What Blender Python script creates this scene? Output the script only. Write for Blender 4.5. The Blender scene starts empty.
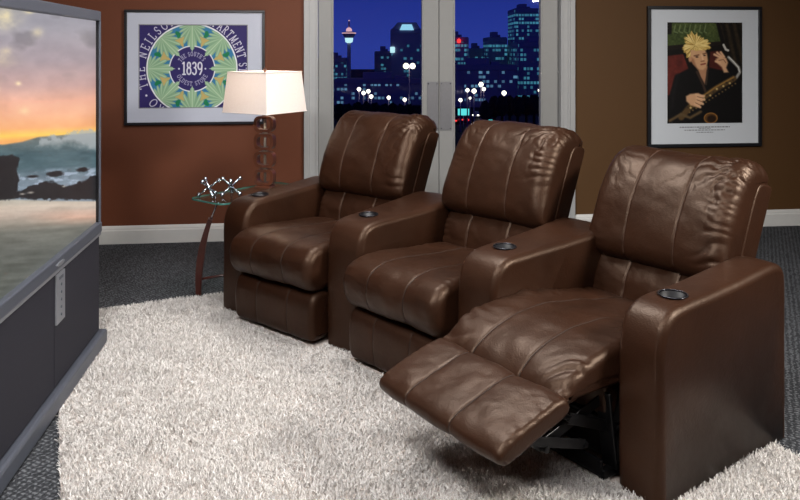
import bpy, bmesh, math, random
import numpy as np
from mathutils import Vector, Matrix
R = math.radians
random.seed(7); rng = np.random.default_rng(11)
S = bpy.context.scene
C = S.collection

# ------------------------------------------------------------------ helpers
def srgb(r, g, b):
    f = lambda c: (c/255/12.92) if c/255 <= .04045 else ((c/255+.055)/1.055)**2.4
    return (f(r), f(g), f(b), 1)

class NT:
    def __init__(s, name):
        s.m = bpy.data.materials.new(name); s.m.use_nodes = True
        s.t = s.m.node_tree; s.n = s.t.nodes; s.l = s.t.links
        s.p = s.n.get('Principled BSDF'); s.out = s.n.get('Material Output')
    def node(s, typ, **kw):
        n = s.n.new(typ)
        for k, v in kw.items():
            if k[0] == '_': setattr(n, k[1:], v)
        return n
    def link(s, a, b): s.l.new(a, b)
    def setv(s, n, k, v):
        if hasattr(v, 'is_linked') or isinstance(v, bpy.types.NodeSocket): s.l.new(v, n.inputs[k])
        else: n.inputs[k].default_value = v
    def math(s, op, a, b=0.0, c=None):
        n = s.n.new('ShaderNodeMath'); n.operation = op
        s.setv(n, 0, a); s.setv(n, 1, b)
        if c is not None: s.setv(n, 2, c)
        return n.outputs[0]
    def coord(s, which='Object'):
        return s.n.new('ShaderNodeTexCoord').outputs[which]
    def noise(s, scale, detail=4, vec=None, rough=.55):
        n = s.n.new('ShaderNodeTexNoise'); n.inputs['Scale'].default_value = scale
        n.inputs['Detail'].default_value = detail; n.inputs['Roughness'].default_value = rough
        s.l.new(vec if vec is not None else s.coord(), n.inputs['Vector']); return n.outputs['Fac']
    def ramp(s, fac, stops):
        n = s.n.new('ShaderNodeValToRGB'); cr = n.color_ramp
        while len(cr.elements) < len(stops): cr.elements.new(.5)
        for e, (p, c) in zip(cr.elements, stops): e.position = p; e.color = c
        s.l.new(fac, n.inputs[0]); return n.outputs[0]
    def bump(s, h, strength, dist=.01, prev=None):
        n = s.n.new('ShaderNodeBump'); n.inputs['Strength'].default_value = strength
        n.inputs['Distance'].default_value = dist; s.l.new(h, n.inputs['Height'])
        if prev is not None: s.l.new(prev, n.inputs['Normal'])
        return n.outputs[0]

def mat(name, col, rough=.5, metal=0, nscale=40, var=.12, bump=0, bdist=.002, spec=.5, **kw):
    k = NT(name); p = k.p
    p.inputs['Roughness'].default_value = rough; p.inputs['Metallic'].default_value = metal
    p.inputs['Specular IOR Level'].default_value = spec
    f = k.noise(nscale)
    lo = tuple(c*(1-var) for c in col[:3])+(1,); hi = tuple(min(1, c*(1+var)) for c in col[:3])+(1,)
    k.link(k.ramp(f, [(.3, lo), (.7, hi)]), p.inputs['Base Color'])
    if bump: k.link(k.bump(f, bump, bdist), p.inputs['Normal'])
    for a, v in kw.items(): p.inputs[a.replace('_', ' ')].default_value = v
    return k.m

def emis(name, col, strength, var=.1, nscale=3):
    k = NT(name); p = k.p
    p.inputs['Base Color'].default_value = (0, 0, 0, 1)
    f = k.noise(nscale)
    lo = tuple(c*(1-var) for c in col[:3])+(1,)
    k.link(k.ramp(f, [(.3, lo), (.7, col)]), p.inputs['Emission Color'])
    p.inputs['Emission Strength'].default_value = strength
    return k.m

def link(o, parent=None):
    C.objects.link(o)
    if parent is not None: o.parent = parent
    return o

def tag(o, label=None, cat=None, group=None, kind=None):
    if label: o['label'] = label
    if cat: o['category'] = cat
    if group: o['group'] = group
    if kind: o['kind'] = kind
    return o

def thing(name, label, cat, loc=(0, 0, 0), rz=0, group=None):
    o = bpy.data.objects.new(name, None); link(o)
    o.empty_display_size = .1
    o.location = loc; o.rotation_euler = (0, 0, rz)
    return tag(o, label, cat, group)

def obj(name, bm, m, parent=None, smooth=True, sharp=None):
    me = bpy.data.meshes.new(name)
    bmesh.ops.recalc_face_normals(bm, faces=bm.faces[:])
    bm.to_mesh(me); bm.free()
    for x in (m if isinstance(m, (list, tuple)) else [m]): me.materials.append(x)
    if smooth:
        me.shade_smooth()
        if sharp is not None: me.set_sharp_from_angle(angle=R(sharp))
    return link(bpy.data.objects.new(name, me), parent)

def xf(bm, geom_verts, M):
    bmesh.ops.transform(bm, matrix=M, verts=geom_verts)

def add_box(bm, x0, x1, y0, y1, z0, z1, bev=0, seg=2, M=None, mi=0):
    t = bmesh.new()
    bmesh.ops.create_cube(t, size=1)
    for v in t.verts:
        v.co = Vector(((x0+x1)/2+v.co.x*(x1-x0), (y0+y1)/2+v.co.y*(y1-y0), (z0+z1)/2+v.co.z*(z1-z0)))
    if bev: bmesh.ops.bevel(t, geom=t.edges[:], offset=bev, segments=seg, affect='EDGES', profile=.5)
    merge(bm, t, M, mi)

def merge(bm, t, M=None, mi=0):
    if M is not None: bmesh.ops.transform(t, matrix=M, verts=t.verts[:])
    for f in t.faces: f.material_index = mi
    me = bpy.data.meshes.new('tmp'); t.to_mesh(me); t.free()
    bm.from_mesh(me); bpy.data.meshes.remove(me)

def add_lathe(bm, prof, seg=32, M=None, mi=0, cap=True):
    t = bmesh.new(); rings = []
    for (r, z) in prof:
        rings.append([t.verts.new((r*math.cos(2*math.pi*i/seg), r*math.sin(2*math.pi*i/seg), z)) for i in range(seg)])
    for a, b in zip(rings, rings[1:]):
        for i in range(seg): t.faces.new((a[i], a[(i+1) % seg], b[(i+1) % seg], b[i]))
    if cap:
        if prof[0][0] > 1e-5: t.faces.new(rings[0])
        if prof[-1][0] > 1e-5: t.faces.new(rings[-1][::-1])
    bmesh.ops.remove_doubles(t, verts=t.verts[:], dist=1e-6)
    merge(bm, t, M, mi)

def add_tube(bm, pts, rad, seg=8, mi=0, closed=False):
    pts = [Vector(p) for p in pts]; n = len(pts); t = bmesh.new(); rings = []
    rads = rad if isinstance(rad, (list, tuple)) else [rad]*n
    up = Vector((0, 0, 1)); prev = None
    for i, p in enumerate(pts):
        d = (pts[min(i+1, n-1)]-pts[max(i-1, 0)])
        if closed: d = pts[(i+1) % n]-pts[(i-1) % n]
        d.normalize()
        a = prev if prev is not None else (up if abs(d.z) < .9 else Vector((1, 0, 0)))
        s = d.cross(a).normalized(); a = s.cross(d).normalized(); prev = a
        rings.append([t.verts.new(p+(s*math.cos(2*math.pi*k/seg)+a*math.sin(2*math.pi*k/seg))*rads[i]) for k in range(seg)])
    m = n if closed else n-1
    for i in range(m):
        A, B = rings[i], rings[(i+1) % n]
        for k in range(seg): t.faces.new((A[k], A[(k+1) % seg], B[(k+1) % seg], B[k]))
    if not closed: t.faces.new(rings[0][::-1]); t.faces.new(rings[-1])
    merge(bm, t, None, mi)

def add_bar(bm, a, b, w, h, mi=0):
    a, b = Vector(a), Vector(b); d = b-a; L = d.length; d.normalize()
    up = Vector((0, 0, 1)) if abs(d.z) < .95 else Vector((1, 0, 0))
    s = d.cross(up).normalized(); u = s.cross(d).normalized()
    M = Matrix(((d.x, s.x, u.x, (a.x+b.x)/2), (d.y, s.y, u.y, (a.y+b.y)/2), (d.z, s.z, u.z, (a.z+b.z)/2), (0, 0, 0, 1)))
    add_box(bm, -L/2, L/2, -w/2, w/2, -h/2, h/2, min(w, h)*.2, 1, M, mi)

def add_prism(bm, pts, z0, z1, bev=0, M=None, mi=0, seg=2):
    t = bmesh.new()
    vs = [t.verts.new((x, y, z0)) for x, y in pts]; f = t.faces.new(vs)
    e = bmesh.ops.extrude_face_region(t, geom=[f])
    for v in e['geom']:
        if isinstance(v, bmesh.types.BMVert): v.co.z = z1
    if bev:
        ed = [x for x in t.edges if abs(x.verts[0].co.z-x.verts[1].co.z) < 1e-6]
        bmesh.ops.bevel(t, geom=ed, offset=bev, segments=seg, affect='EDGES', profile=.5)
    merge(bm, t, M, mi)

def rrect(x0, x1, y0, y1, r, n=6):
    out = []
    for cx, cy, a0 in ((x1-r, y1-r, 0), (x0+r, y1-r, 90), (x0+r, y0+r, 180), (x1-r, y0+r, 270)):
        for i in range(n+1):
            a = R(a0+90*i/n); out.append((cx+r*math.cos(a), cy+r*math.sin(a)))
    return out

# value noise on numpy arrays
_perm = rng.permutation(256); _perm = np.concatenate([_perm]*3); _val = rng.uniform(-1, 1, 256)
def vnoise(x, y, z=0.0):
    x, y, z = np.broadcast_arrays(np.asarray(x, float), np.asarray(y, float), np.asarray(z, float))
    xi, yi, zi = np.floor(x).astype(int), np.floor(y).astype(int), np.floor(z).astype(int)
    fx, fy, fz = x-xi, y-yi, z-zi
    fx, fy, fz = [f*f*f*(f*(f*6-15)+10) for f in (fx, fy, fz)]
    def h(i, j, k): return _val[_perm[_perm[_perm[i & 255]+(j & 255)]+(k & 255)]]
    L = lambda a, b, t: a+(b-a)*t
    return L(L(L(h(xi, yi, zi), h(xi+1, yi, zi), fx), L(h(xi, yi+1, zi), h(xi+1, yi+1, zi), fx), fy),
             L(L(h(xi, yi, zi+1), h(xi+1, yi, zi+1), fx), L(h(xi, yi+1, zi+1), h(xi+1, yi+1, zi+1), fx), fy), fz)
def fbm(x, y, z=0.0, o=4):
    s = 0; a = 1; t = 0
    for i in range(o):
        s = s+a*vnoise(np.asarray(x)*2**i+i*17.3, np.asarray(y)*2**i+i*5.1, np.asarray(z)*2**i); t += a; a *= .5
    return s/t

def grid_mesh(V, closed_u, name, m, parent, caps=True):
    """V[nx,np,3] -> quads, ring closed in the second axis, end caps as fans"""
    nx, n = V.shape[:2]
    verts = [tuple(v) for v in V.reshape(-1, 3)]; faces = []
    for i in range(nx-1):
        for j in range(n):
            k = (j+1) % n
            faces.append((i*n+j, i*n+k, (i+1)*n+k, (i+1)*n+j))
    if caps:
        faces.append(tuple(range(n))[::-1]); faces.append(tuple((nx-1)*n+j for j in range(n)))
    me = bpy.data.meshes.new(name); me.from_pydata(verts, [], faces)
    bm = bmesh.new(); bm.from_mesh(me); bpy.data.meshes.remove(me)
    return obj(name, bm, m, parent)

def smooth_profile(ctrl, n, it=3):
    P = np.array(ctrl, float)
    for _ in range(it):
        Q = np.roll(P, -1, 0); P = np.stack([.75*P+.25*Q, .25*P+.75*Q], 1).reshape(-1, 2)
    Pc = np.vstack([P, P[:1]]); d = np.r_[0, np.cumsum(np.hypot(*np.diff(Pc, axis=0).T))]
    t = np.linspace(0, d[-1], n, endpoint=False)
    P = np.stack([np.interp(t, d, Pc[:, 0]), np.interp(t, d, Pc[:, 1])], 1)
    T = np.roll(P, -1, 0)-np.roll(P, 1, 0); T /= np.linalg.norm(T, axis=1)[:, None]+1e-9
    area = np.sum(P[:, 0]*np.roll(P[:, 1], -1)-np.roll(P[:, 0], -1)*P[:, 1])
    N = np.stack([T[:, 1], -T[:, 0]], 1)*(1 if area > 0 else -1)
    return P, N, t

def puffy(name, ctrl, x0, x1, m, parent, er=.05, n=130, mid=70, it=3, seams=(), groove=.006, gw=.008,
          puff=.006, wr=.0015, wf=9, pucker=0, pk=70, cross=None, seed=0, post=None, puckside=(1, 1), corner=None, camp=.012, thread=None, pw=None, low=None):
    """upholstery: a closed (y,z) profile swept along x, with rounded ends, seams, fullness and creases"""
    P, N, t = smooth_profile(ctrl, n, it)
    ne = 10
    e = [er*(1-math.cos(math.pi/2*i/ne)) for i in range(ne)]
    xs = [x0+q for q in e]+list(np.linspace(x0+er, x1-er, mid))+[x1-q for q in e[::-1]]
    for s in seams: xs += [s+k*gw*.5 for k in (-3, -2, -1, 0, 1, 2, 3)]
    xs = np.array(sorted(xs))
    d = np.minimum(xs-x0, x1-xs)
    ins = np.where(d < er, er-np.sqrt(np.maximum(0, er*er-(er-np.minimum(d, er))**2)), 0)
    X = np.repeat(xs[:, None], n, 1); Y = np.repeat(P[None, :, 0], len(xs), 0); Z = np.repeat(P[None, :, 1], len(xs), 0)
    D = -ins[:, None]*np.ones((1, n))
    if low is not None:                                 # squarer corners along the lower edge and on the left
        q = np.clip((P[:, 1]-low)/.16, 0, 1); q = q*q*(3-2*q)
        left = (xs < (x0+x1)/2)[:, None]
        D *= np.where(left, .30+.40*q[None, :], .40+.60*q[None, :])
    edges = [x0]+sorted(seams)+[x1]
    full = np.zeros_like(xs)
    for a, b in zip(edges, edges[1:]):
        q = np.clip((xs-a)/(b-a), 0, 1); full = np.where((xs >= a) & (xs <= b), np.sin(math.pi*q)**.6, full)
    D += puff*full[:, None]
    for s in seams: D += -groove*np.exp(-((X-s)/(gw*.6))**2)
    if cross is not None:
        for (cy, cz) in cross:
            j = np.argmin((P[:, 0]-cy)**2+(P[:, 1]-cz)**2)
            arc = np.abs(t-t[j]); D += -groove*np.exp(-(arc/gw)**2)[None, :]
    D += wr*fbm(X*wf+seed*3.7, Y*wf*1.3+seed, Z*wf*1.3-seed, 3)
    if pucker:
        for side, xe in ((0, x0), (1, x1)):
            if not puckside[side]: continue
            dd = np.abs(X-xe)
            ph = t[None, :]*pk+5.5*fbm(X*5+seed, t[None, :]*7+side*9, 0*X, 2)+dd*12
            am = np.clip(.55+1.3*fbm(t[None, :]*6+side*5+seed, X*3, 0*X, 2), .05, 1.3)
            D += am*pucker*puckside[side]*np.exp(-(dd-er*.75)**2/(np.where(dd < er*.75, er*.95, pw or er*.95))**2)*(np.abs(np.sin(ph))**.7-.6)
    if corner is not None:
        j = np.argmin((P[:, 0]-corner[0])**2+(P[:, 1]-corner[1])**2)
        for side, xe in ((0, x0+er*.5), (1, x1-er*.5)):
            w_ = (.3, 1)[side]
            dx, dt = np.abs(X-xe), (t-t[j])[None, :]+0*X; rad = np.hypot(dx, dt)+1e-4
            an = np.arctan2(dt, dx)+.35*fbm(X*14, t[None, :]*14+seed, 0*X, 2)
            D += w_*camp*(np.abs(np.sin(an*6.5+seed))**.6-.6)*np.exp(-rad/.10)*(1-np.exp(-rad/.03))
    # creases: sharp ridged noise
    V = np.stack([X, Y+N[None, :, 0]*D, Z+N[None, :, 1]*D], 2)
    if post is not None: V = post(V)
    o = grid_mesh(V, True, name, m, parent)
    if thread:
        for s in seams:
            i = np.argmin(np.abs(xs-s)); ok = (N[:, 1]-N[:, 0]) > .25
            idx = np.where(ok)[0]; k = np.where(np.diff(idx) > 1)[0]
            if len(k): idx = np.r_[idx[k[0]+1:], idx[:k[0]+1]]
            b = bmesh.new(); add_tube(b, [V[i, q]+np.array([0, N[q, 0], N[q, 1]])*.0004 for q in idx], .0014, 6); obj('seam', b, thread, o)
    return o

def painted(name, nx, ny, x0, x1, z0, z1, fn, m, parent, y=0.0):
    """flat printed picture (vertical, facing -y): colours worked out per point of a fine grid"""
    u = np.linspace(0, 1, nx); v = np.linspace(0, 1, ny); U, W = np.meshgrid(u, v)
    col = fn(U, W)                                   # [ny,nx,3] srgb 0..255, W=0 at top
    co = np.stack([x0+(x1-x0)*U, np.full_like(U, y), z1-(z1-z0)*W], 2).reshape(-1, 3)
    i = (np.arange(ny-1)[:, None]*nx+np.arange(nx-1)[None, :]).ravel()
    q = np.stack([i, i+nx, i+nx+1, i+1], 1)
    me = bpy.data.meshes.new(name)
    me.vertices.add(len(co)); me.vertices.foreach_set('co', co.ravel())
    me.loops.add(q.size); me.loops.foreach_set('vertex_index', q.ravel())
    me.polygons.add(len(q)); me.polygons.foreach_set('loop_start', np.arange(0, q.size, 4))
    me.update(calc_edges=True)
    c = np.clip(col.reshape(-1, 3)/255, 0, 1); c = np.where(c <= .04045, c/12.92, ((c+.055)/1.055)**2.4)
    at = me.color_attributes.new('print', 'FLOAT_COLOR', 'POINT')
    at.data.foreach_set('color', np.c_[c, np.ones(len(c))].ravel().astype(np.float32))
    me.materials.append(m)
    return link(bpy.data.objects.new(name, me), parent)

def print_mat(name, emit=0, rough=.5):
    k = NT(name); a = k.n.new('ShaderNodeVertexColor'); a.layer_name = 'print'
    k.p.inputs['Roughness'].default_value = rough
    if emit:
        k.p.inputs['Base Color'].default_value = (.01, .01, .01, 1)
        k.link(a.outputs[0], k.p.inputs['Emission Color']); k.p.inputs['Emission Strength'].default_value = emit
    else:
        k.link(a.outputs[0], k.p.inputs['Base Color']); k.p.inputs['Specular IOR Level'].default_value = .2
    return k.m

# ------------------------------------------------------------------ materials
def leather_mat():
    k = NT('brown_leather'); p = k.p
    f = k.noise(5, 5)
    k.link(k.ramp(f, [(.3, srgb(34, 17, 9)), (.7, srgb(43, 23, 13))]), p.inputs['Base Color'])
    v = k.n.new('ShaderNodeTexVoronoi'); v.inputs['Scale'].default_value = 210; k.link(k.coord(), v.inputs['Vector'])
    b = k.bump(v.outputs['Distance'], .2, .002)
    w = k.n.new('ShaderNodeTexNoise'); w.inputs['Scale'].default_value = 16; w.inputs['Detail'].default_value = 6
    w.inputs['Distortion'].default_value = 1.6; k.link(k.coord(), w.inputs['Vector'])
    fold = k.math('ABSOLUTE', k.math('SUBTRACT', w.outputs['Fac'], .5))
    b = k.bump(fold, .10, .012, b)
    b = k.bump(k.noise(45, 4), .12, .006, b)
    k.link(b, p.inputs['Normal'])
    r = k.math('MULTIPLY_ADD', k.noise(14, 3), .16, .34); k.link(r, p.inputs['Roughness'])
    p.inputs['Specular IOR Level'].default_value = .4; p.inputs['Specular Tint'].default_value = (1, .74, .56, 1)
    return k.m
LEATHER = leather_mat()
SEAMDARK = mat('dark_seam_thread', srgb(30, 17, 9), .7)
SEAM = mat('seam_thread', srgb(66, 43, 30), .6)
BLACKMET = mat('black_steel', srgb(22, 22, 24), .38, .6)
GREYMET = mat('grey_steel', srgb(60, 60, 64), .35, .8)
DARKCLOTH = mat('black_dust_cloth', srgb(18, 16, 16), .9)
RIM = mat('dark_chrome', srgb(60, 60, 66), .2, .8)
CHROME = mat('chrome', srgb(186, 194, 204), .08, 1, var=.03)
CUPBLACK = mat('black_plastic', srgb(9, 9, 14), .45, spec=.3)
WOOD = mat('walnut', srgb(76, 39, 23), .38, 0, 12, .25)
DARKWOOD = mat('mahogany', srgb(60, 24, 18), .3, 0, 14, .2)
BRASS = mat('brushed_brass', srgb(150, 110, 70), .3, .9)
WHITEPAINT = mat('white_trim_paint', srgb(160, 161, 162), .45, 0, 20, .02)
DOORPAINT = mat('door_paint', srgb(134, 134, 133), .45, 0, 20, .02)
PLATE = mat('brushed_plate', srgb(122, 122, 126), .4, .5, 60, .05)
BLACKFRAME = mat('black_frame', srgb(20, 22, 28), .35)
MATBOARD = mat('mat_board', srgb(186, 191, 206), .8, 0, 200, .02)
MATBOARD2 = mat('mat_board_white', srgb(205, 211, 218), .8, 0, 200, .02)
TVGREY = mat('tv_silver', srgb(80, 84, 94), .42, .25, 150, .04)
TVLIGHT = mat('tv_silver_trim', srgb(128, 130, 136), .4, .3, 150, .04)
TVDARK = mat('tv_black', srgb(12, 12, 16), .4)
TVBODY = mat('tv_shell', srgb(30, 30, 34), .6)

def wall_mat(name, col):
    k = NT(name); p = k.p
    lo = tuple(c*.9 for c in col[:3])+(1,); hi = tuple(c*1.1 for c in col[:3])+(1,)
    k.link(k.ramp(k.noise(160, 3), [(.3, lo), (.7, hi)]), p.inputs['Base Color'])
    p.inputs['Roughness'].default_value = .72
    k.link(k.bump(k.noise(220, 3), .12, .003), p.inputs['Normal'])
    return k.m
WALLRED = wall_mat('russet_wall_paint', srgb(96, 48, 22))
WALLOLIVE = wall_mat('olive_wall_paint', srgb(80, 51, 14))
BASEPAINT = mat('baseboard_paint', srgb(206, 206, 204), .45, 0, 20, .02)
CEIL = wall_mat('ceiling_paint', srgb(205, 200, 192))

def carpet_mat():
    k = NT('charcoal_loop_carpet'); p = k.p
    mp = k.n.new('ShaderNodeMapping'); mp.inputs['Rotation'].default_value = (0, 0, R(32))
    k.link(k.coord(), mp.inputs['Vector'])
    w = k.n.new('ShaderNodeTexWave'); w.inputs['Scale'].default_value = 13; w.inputs['Distortion'].default_value = 7
    w.inputs['Detail'].default_value = 2; w.inputs['Detail Scale'].default_value = 4
    k.link(mp.outputs[0], w.inputs['Vector'])
    w2 = k.n.new('ShaderNodeTexWave'); w2.bands_direction = 'Y'; w2.inputs['Scale'].default_value = 17; w2.inputs['Distortion'].default_value = 2
    k.link(mp.outputs[0], w2.inputs['Vector'])
    h = k.math('MULTIPLY', w.outputs['Fac'], k.math('MULTIPLY_ADD', w2.outputs['Fac'], .7, .3))
    h = k.math('MULTIPLY_ADD', k.noise(170, 2), .6, k.math('MULTIPLY', h, .75))
    k.link(k.ramp(h, [(.2, srgb(34, 35, 38)), (.65, srgb(70, 72, 76)), (1, srgb(106, 108, 112))]), p.inputs['Base Color'])
    k.link(k.bump(h, .6, .006), p.inputs['Normal'])
    p.inputs['Roughness'].default_value = .95; p.inputs['Specular IOR Level'].default_value = .1
    return k.m
CARPET = carpet_mat()

def shag_mat():
    k = NT('cream_shag_yarn'); p = k.p
    g = k.n.new('ShaderNodeNewGeometry')
    k.link(k.ramp(g.outputs['Random Per Island'], [(0, srgb(178, 173, 169)), (.5, srgb(214, 210, 207)), (1, srgb(234, 232, 230))]), p.inputs['Base Color'])
    p.inputs['Roughness'].default_value = .8; p.inputs['Specular IOR Level'].default_value = .15
    return k.m
SHAG = shag_mat()
RUGBASE = mat('rug_backing', srgb(190, 178, 170), .95)

def glass_mat(name, tint=(1, 1, 1, 1), f0=.04):
    k = NT(name)
    tr = k.n.new('ShaderNodeBsdfTransparent'); tr.inputs[0].default_value = tint
    gl = k.n.new('ShaderNodeBsdfGlossy'); gl.inputs['Roughness'].default_value = .02
    lw = k.n.new('ShaderNodeLayerWeight'); lw.inputs[0].default_value = .35
    fac = k.math('MULTIPLY_ADD', k.math('POWER', lw.outputs['Facing'], 3), .55, f0)
    mx = k.n.new('ShaderNodeMixShader'); k.link(fac, mx.inputs[0]); k.link(tr.outputs[0], mx.inputs[1]); k.link(gl.outputs[0], mx.inputs[2])
    k.link(mx.outputs[0], k.out.inputs['Surface'])
    return k.m
PANE = glass_mat('window_glass', f0=.02)
TABLEGLASS = glass_mat('table_glass', (.88, .95, .93, 1), .06)
GLASSEDGE = mat('green_glass_edge', srgb(60, 110, 100), .1, 0)

def shade_mat():
    k = NT('linen_shade')
    d = k.n.new('ShaderNodeBsdfDiffuse'); t = k.n.new('ShaderNodeBsdfTranslucent')
    f = k.ramp(k.noise(300, 2), [(.3, srgb(236, 226, 220)), (.7, srgb(248, 242, 238))])
    k.link(f, d.inputs[0]); k.link(f, t.inputs[0])
    mx = k.n.new('ShaderNodeMixShader'); mx.inputs[0].default_value = .35
    k.link(d.outputs[0], mx.inputs[1]); k.link(t.outputs[0], mx.inputs[2]); k.link(mx.outputs[0], k.out.inputs['Surface'])
    return k.m
SHADE = shade_mat()

# ------------------------------------------------------------------ camera (level, shifted lens: horizon high in the frame)
cd = bpy.data.cameras.new('camera'); cam = bpy.data.objects.new('camera', cd); link(cam)
cam.location = (0, 0, 1.42); cam.rotation_euler = (R(90), 0, 0)
cd.sensor_width = 36; cd.lens = 36*750/800; cd.shift_y = -200/800; cd.clip_end = 3000; cd.clip_start = .05
S.camera = cam

# ------------------------------------------------------------------ room shell
WA = math.atan2(.109, .994)
WM = Matrix.Translation((-2.19, 5.49, 0)) @ Matrix.Rotation(WA, 4, 'Z')
def struct(name, bm, m, parent=None, M=WM, smooth=False, label=None):
    o = obj(name, bm, m, parent, smooth)
    if parent is None:
        o.matrix_world = M; o['kind'] = 'structure'
    return o
LX, RX, FY, CH = -1.05, 6.3, -7.2, 2.75           # room extents in wall coordinates
D0, D1, DH = 1.475, 3.576, 2.16                   # door opening with its casing
def box1(*a, bev=0): bm = bmesh.new(); add_box(bm, *a, bev=bev); return bm
tag(struct('wall_back_left', box1(LX, D0+.05, 0, .14, 0, CH), WALLRED), 'russet brown wall left of the glazed double door')
tag(struct('wall_back_right', box1(D1-.05, RX, 0, .14, 0, CH), WALLOLIVE), 'olive brown wall right of the glazed double door')
struct('wall_back_header', box1(D0+.05, D1-.05, 0, .14, DH-.04, CH), WALLRED)
struct('wall_left', box1(LX-.14, LX, FY, .14, 0, CH), WALLRED)
struct('wall_right', box1(RX, RX+.14, FY, .14, 0, CH), WALLOLIVE)
struct('wall_front', box1(LX-.14, RX+.14, FY-.14, FY, 0, CH), WALLRED)
struct('ceiling', box1(LX-.14, RX+.14, FY-.14, .14, CH, CH+.1), CEIL)
struct('floor', box1(LX-.14, RX+.14, FY-.14, .14, -.1, 0), CARPET)
def baseboard(name, x0, x1):
    bm = bmesh.new(); t = bmesh.new()
    pr = [(0, 0), (-.018, 0), (-.018, .095), (-.013, .102), (-.012, .112), (-.006, .124), (0, .13)]
    a = [t.verts.new((x0, y, z)) for y, z in pr]; b = [t.verts.new((x1, y, z)) for y, z in pr]
    for i in range(len(pr)):
        j = (i+1) % len(pr); t.faces.new((a[i], a[j], b[j], b[i]))
    t.faces.new(a); t.faces.new(b[::-1]); merge(bm, t)
    return struct(name, bm, BASEPAINT)
baseboard('baseboard_left', LX, D0); baseboard('baseboard_right', D1, RX)
# casing and door leaves
def casing(name, x0, x1, flip):
    bm = bmesh.new()
    add_box(bm, x0, x1, -.022, .14, 0, DH, .003)
    w = x1-x0
    steps = [(0, .35, -.032), (.35, .5, -.028), (.86, 1, -.03)]
    for a, b, y in steps:
        if flip: a, b = 1-b, 1-a
        add_box(bm, x0+a*w, x0+b*w, y, -.015, 0, DH, .003)
    return struct(name, bm, WHITEPAINT)
casing('trim_1', D0, 1.58, False); casing('trim_2', 3.462, D1, True)
bm = bmesh.new(); add_box(bm, D0, D1, -.024, .14, DH-.12, DH, .004); add_box(bm, D0-.02, D1+.02, -.034, 0, DH-.04, DH, .004)
struct('trim_3', bm, WHITEPAINT)
def leaf(name, x0, x1, g0, g1, px0, px1, label):
    bm = bmesh.new(); y0, y1, ht = .025, .068, DH-.12
    add_box(bm, x0+.002, g0, y0, y1, .012, ht, .003); add_box(bm, g1, x1-.002, y0, y1, .012, ht, .003)
    add_box(bm, g0, g1, y0, y1, .012, .26, .003); add_box(bm, g0, g1, y0, y1, ht-.12, ht, .003)
    for (a, b, c, d) in ((g0-.002, g0+.012, .25, ht-.11), (g1-.012, g1+.002, .25, ht-.11), (g0, g1, .25, .265), (g0, g1, ht-.125, ht-.11)):
        add_box(bm, a, b, y0-.005, y1+.005, c, d, .003)
    o = struct(name, bm, DOORPAINT); tag(o, label)
    g = bmesh.new(); add_box(g, g0, g1, .044, .05, .26, ht-.12); obj('glass_pane', g, PANE, o, False)
    p = bmesh.new(); add_box(p, px0, px1, y0-.004, y0+.001, .80, 1.175, .001, 1)
    pl = obj('push_plate', p, PLATE, o, False)
    p = bmesh.new()
    for z in (.815, 1.16):
        for x in (px0+.01, px1-.01): add_lathe(p, [(.0, -.0), (.004, .001), (.004, .003)], 10, Matrix.Translation((x, y0-.004, z)) @ Matrix.Rotation(R(90), 4, 'X'))
    obj('screw', p, GREYMET, pl)
    return o
leaf('door_1', 1.58, 2.509, 1.686, 2.388, 2.415, 2.503, 'left leaf of the pale grey glazed double door')
leaf('door_2', 2.509, 3.462, 2.622, 3.326, 2.517, 2.607, 'right leaf of the pale grey glazed double door')
bm = bmesh.new(); add_box(bm, 1.58, 3.462, -.01, .14, 0, .012, .002); struct('trim_4', bm, GREYMET)

# ------------------------------------------------------------------ pictures on the wall
def line_mask(X, Y, pts, w):
    d = np.full(X.shape, 1e9)
    for (ax, ay), (bx, by) in zip(pts, pts[1:]):
        vx, vy = bx-ax, by-ay; L = vx*vx+vy*vy+1e-12
        t = np.clip(((X-ax)*vx+(Y-ay)*vy)/L, 0, 1)
        d = np.minimum(d, np.hypot(X-ax-t*vx, Y-ay-t*vy))
    return d-w
def poly_sd(X, Y, pts):
    inside = np.zeros(X.shape, bool); n = len(pts)
    for i in range(n):
        (x1, y1), (x2, y2) = pts[i], pts[(i+1) % n]
        if y1 != y2:
            c = ((y1 > Y) != (y2 > Y)) & (X < (x2-x1)*(Y-y1)/(y2-y1)+x1); inside ^= c
    d = line_mask(X, Y, list(pts)+[pts[0]], 0)
    return np.where(inside, -d, d)
def blend(img, col, sd, soft):
    a = np.clip(.5-sd/(2*soft), 0, 1)[..., None]
    img[:] = img*(1-a)+np.array(col, float)*a
def arc(cx, cy, rx, ry, a0, a1, n=14):
    return [(cx+rx*math.cos(R(a0+(a1-a0)*i/n)), cy+ry*math.sin(R(a0+(a1-a0)*i/n))) for i in range(n+1)]
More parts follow.
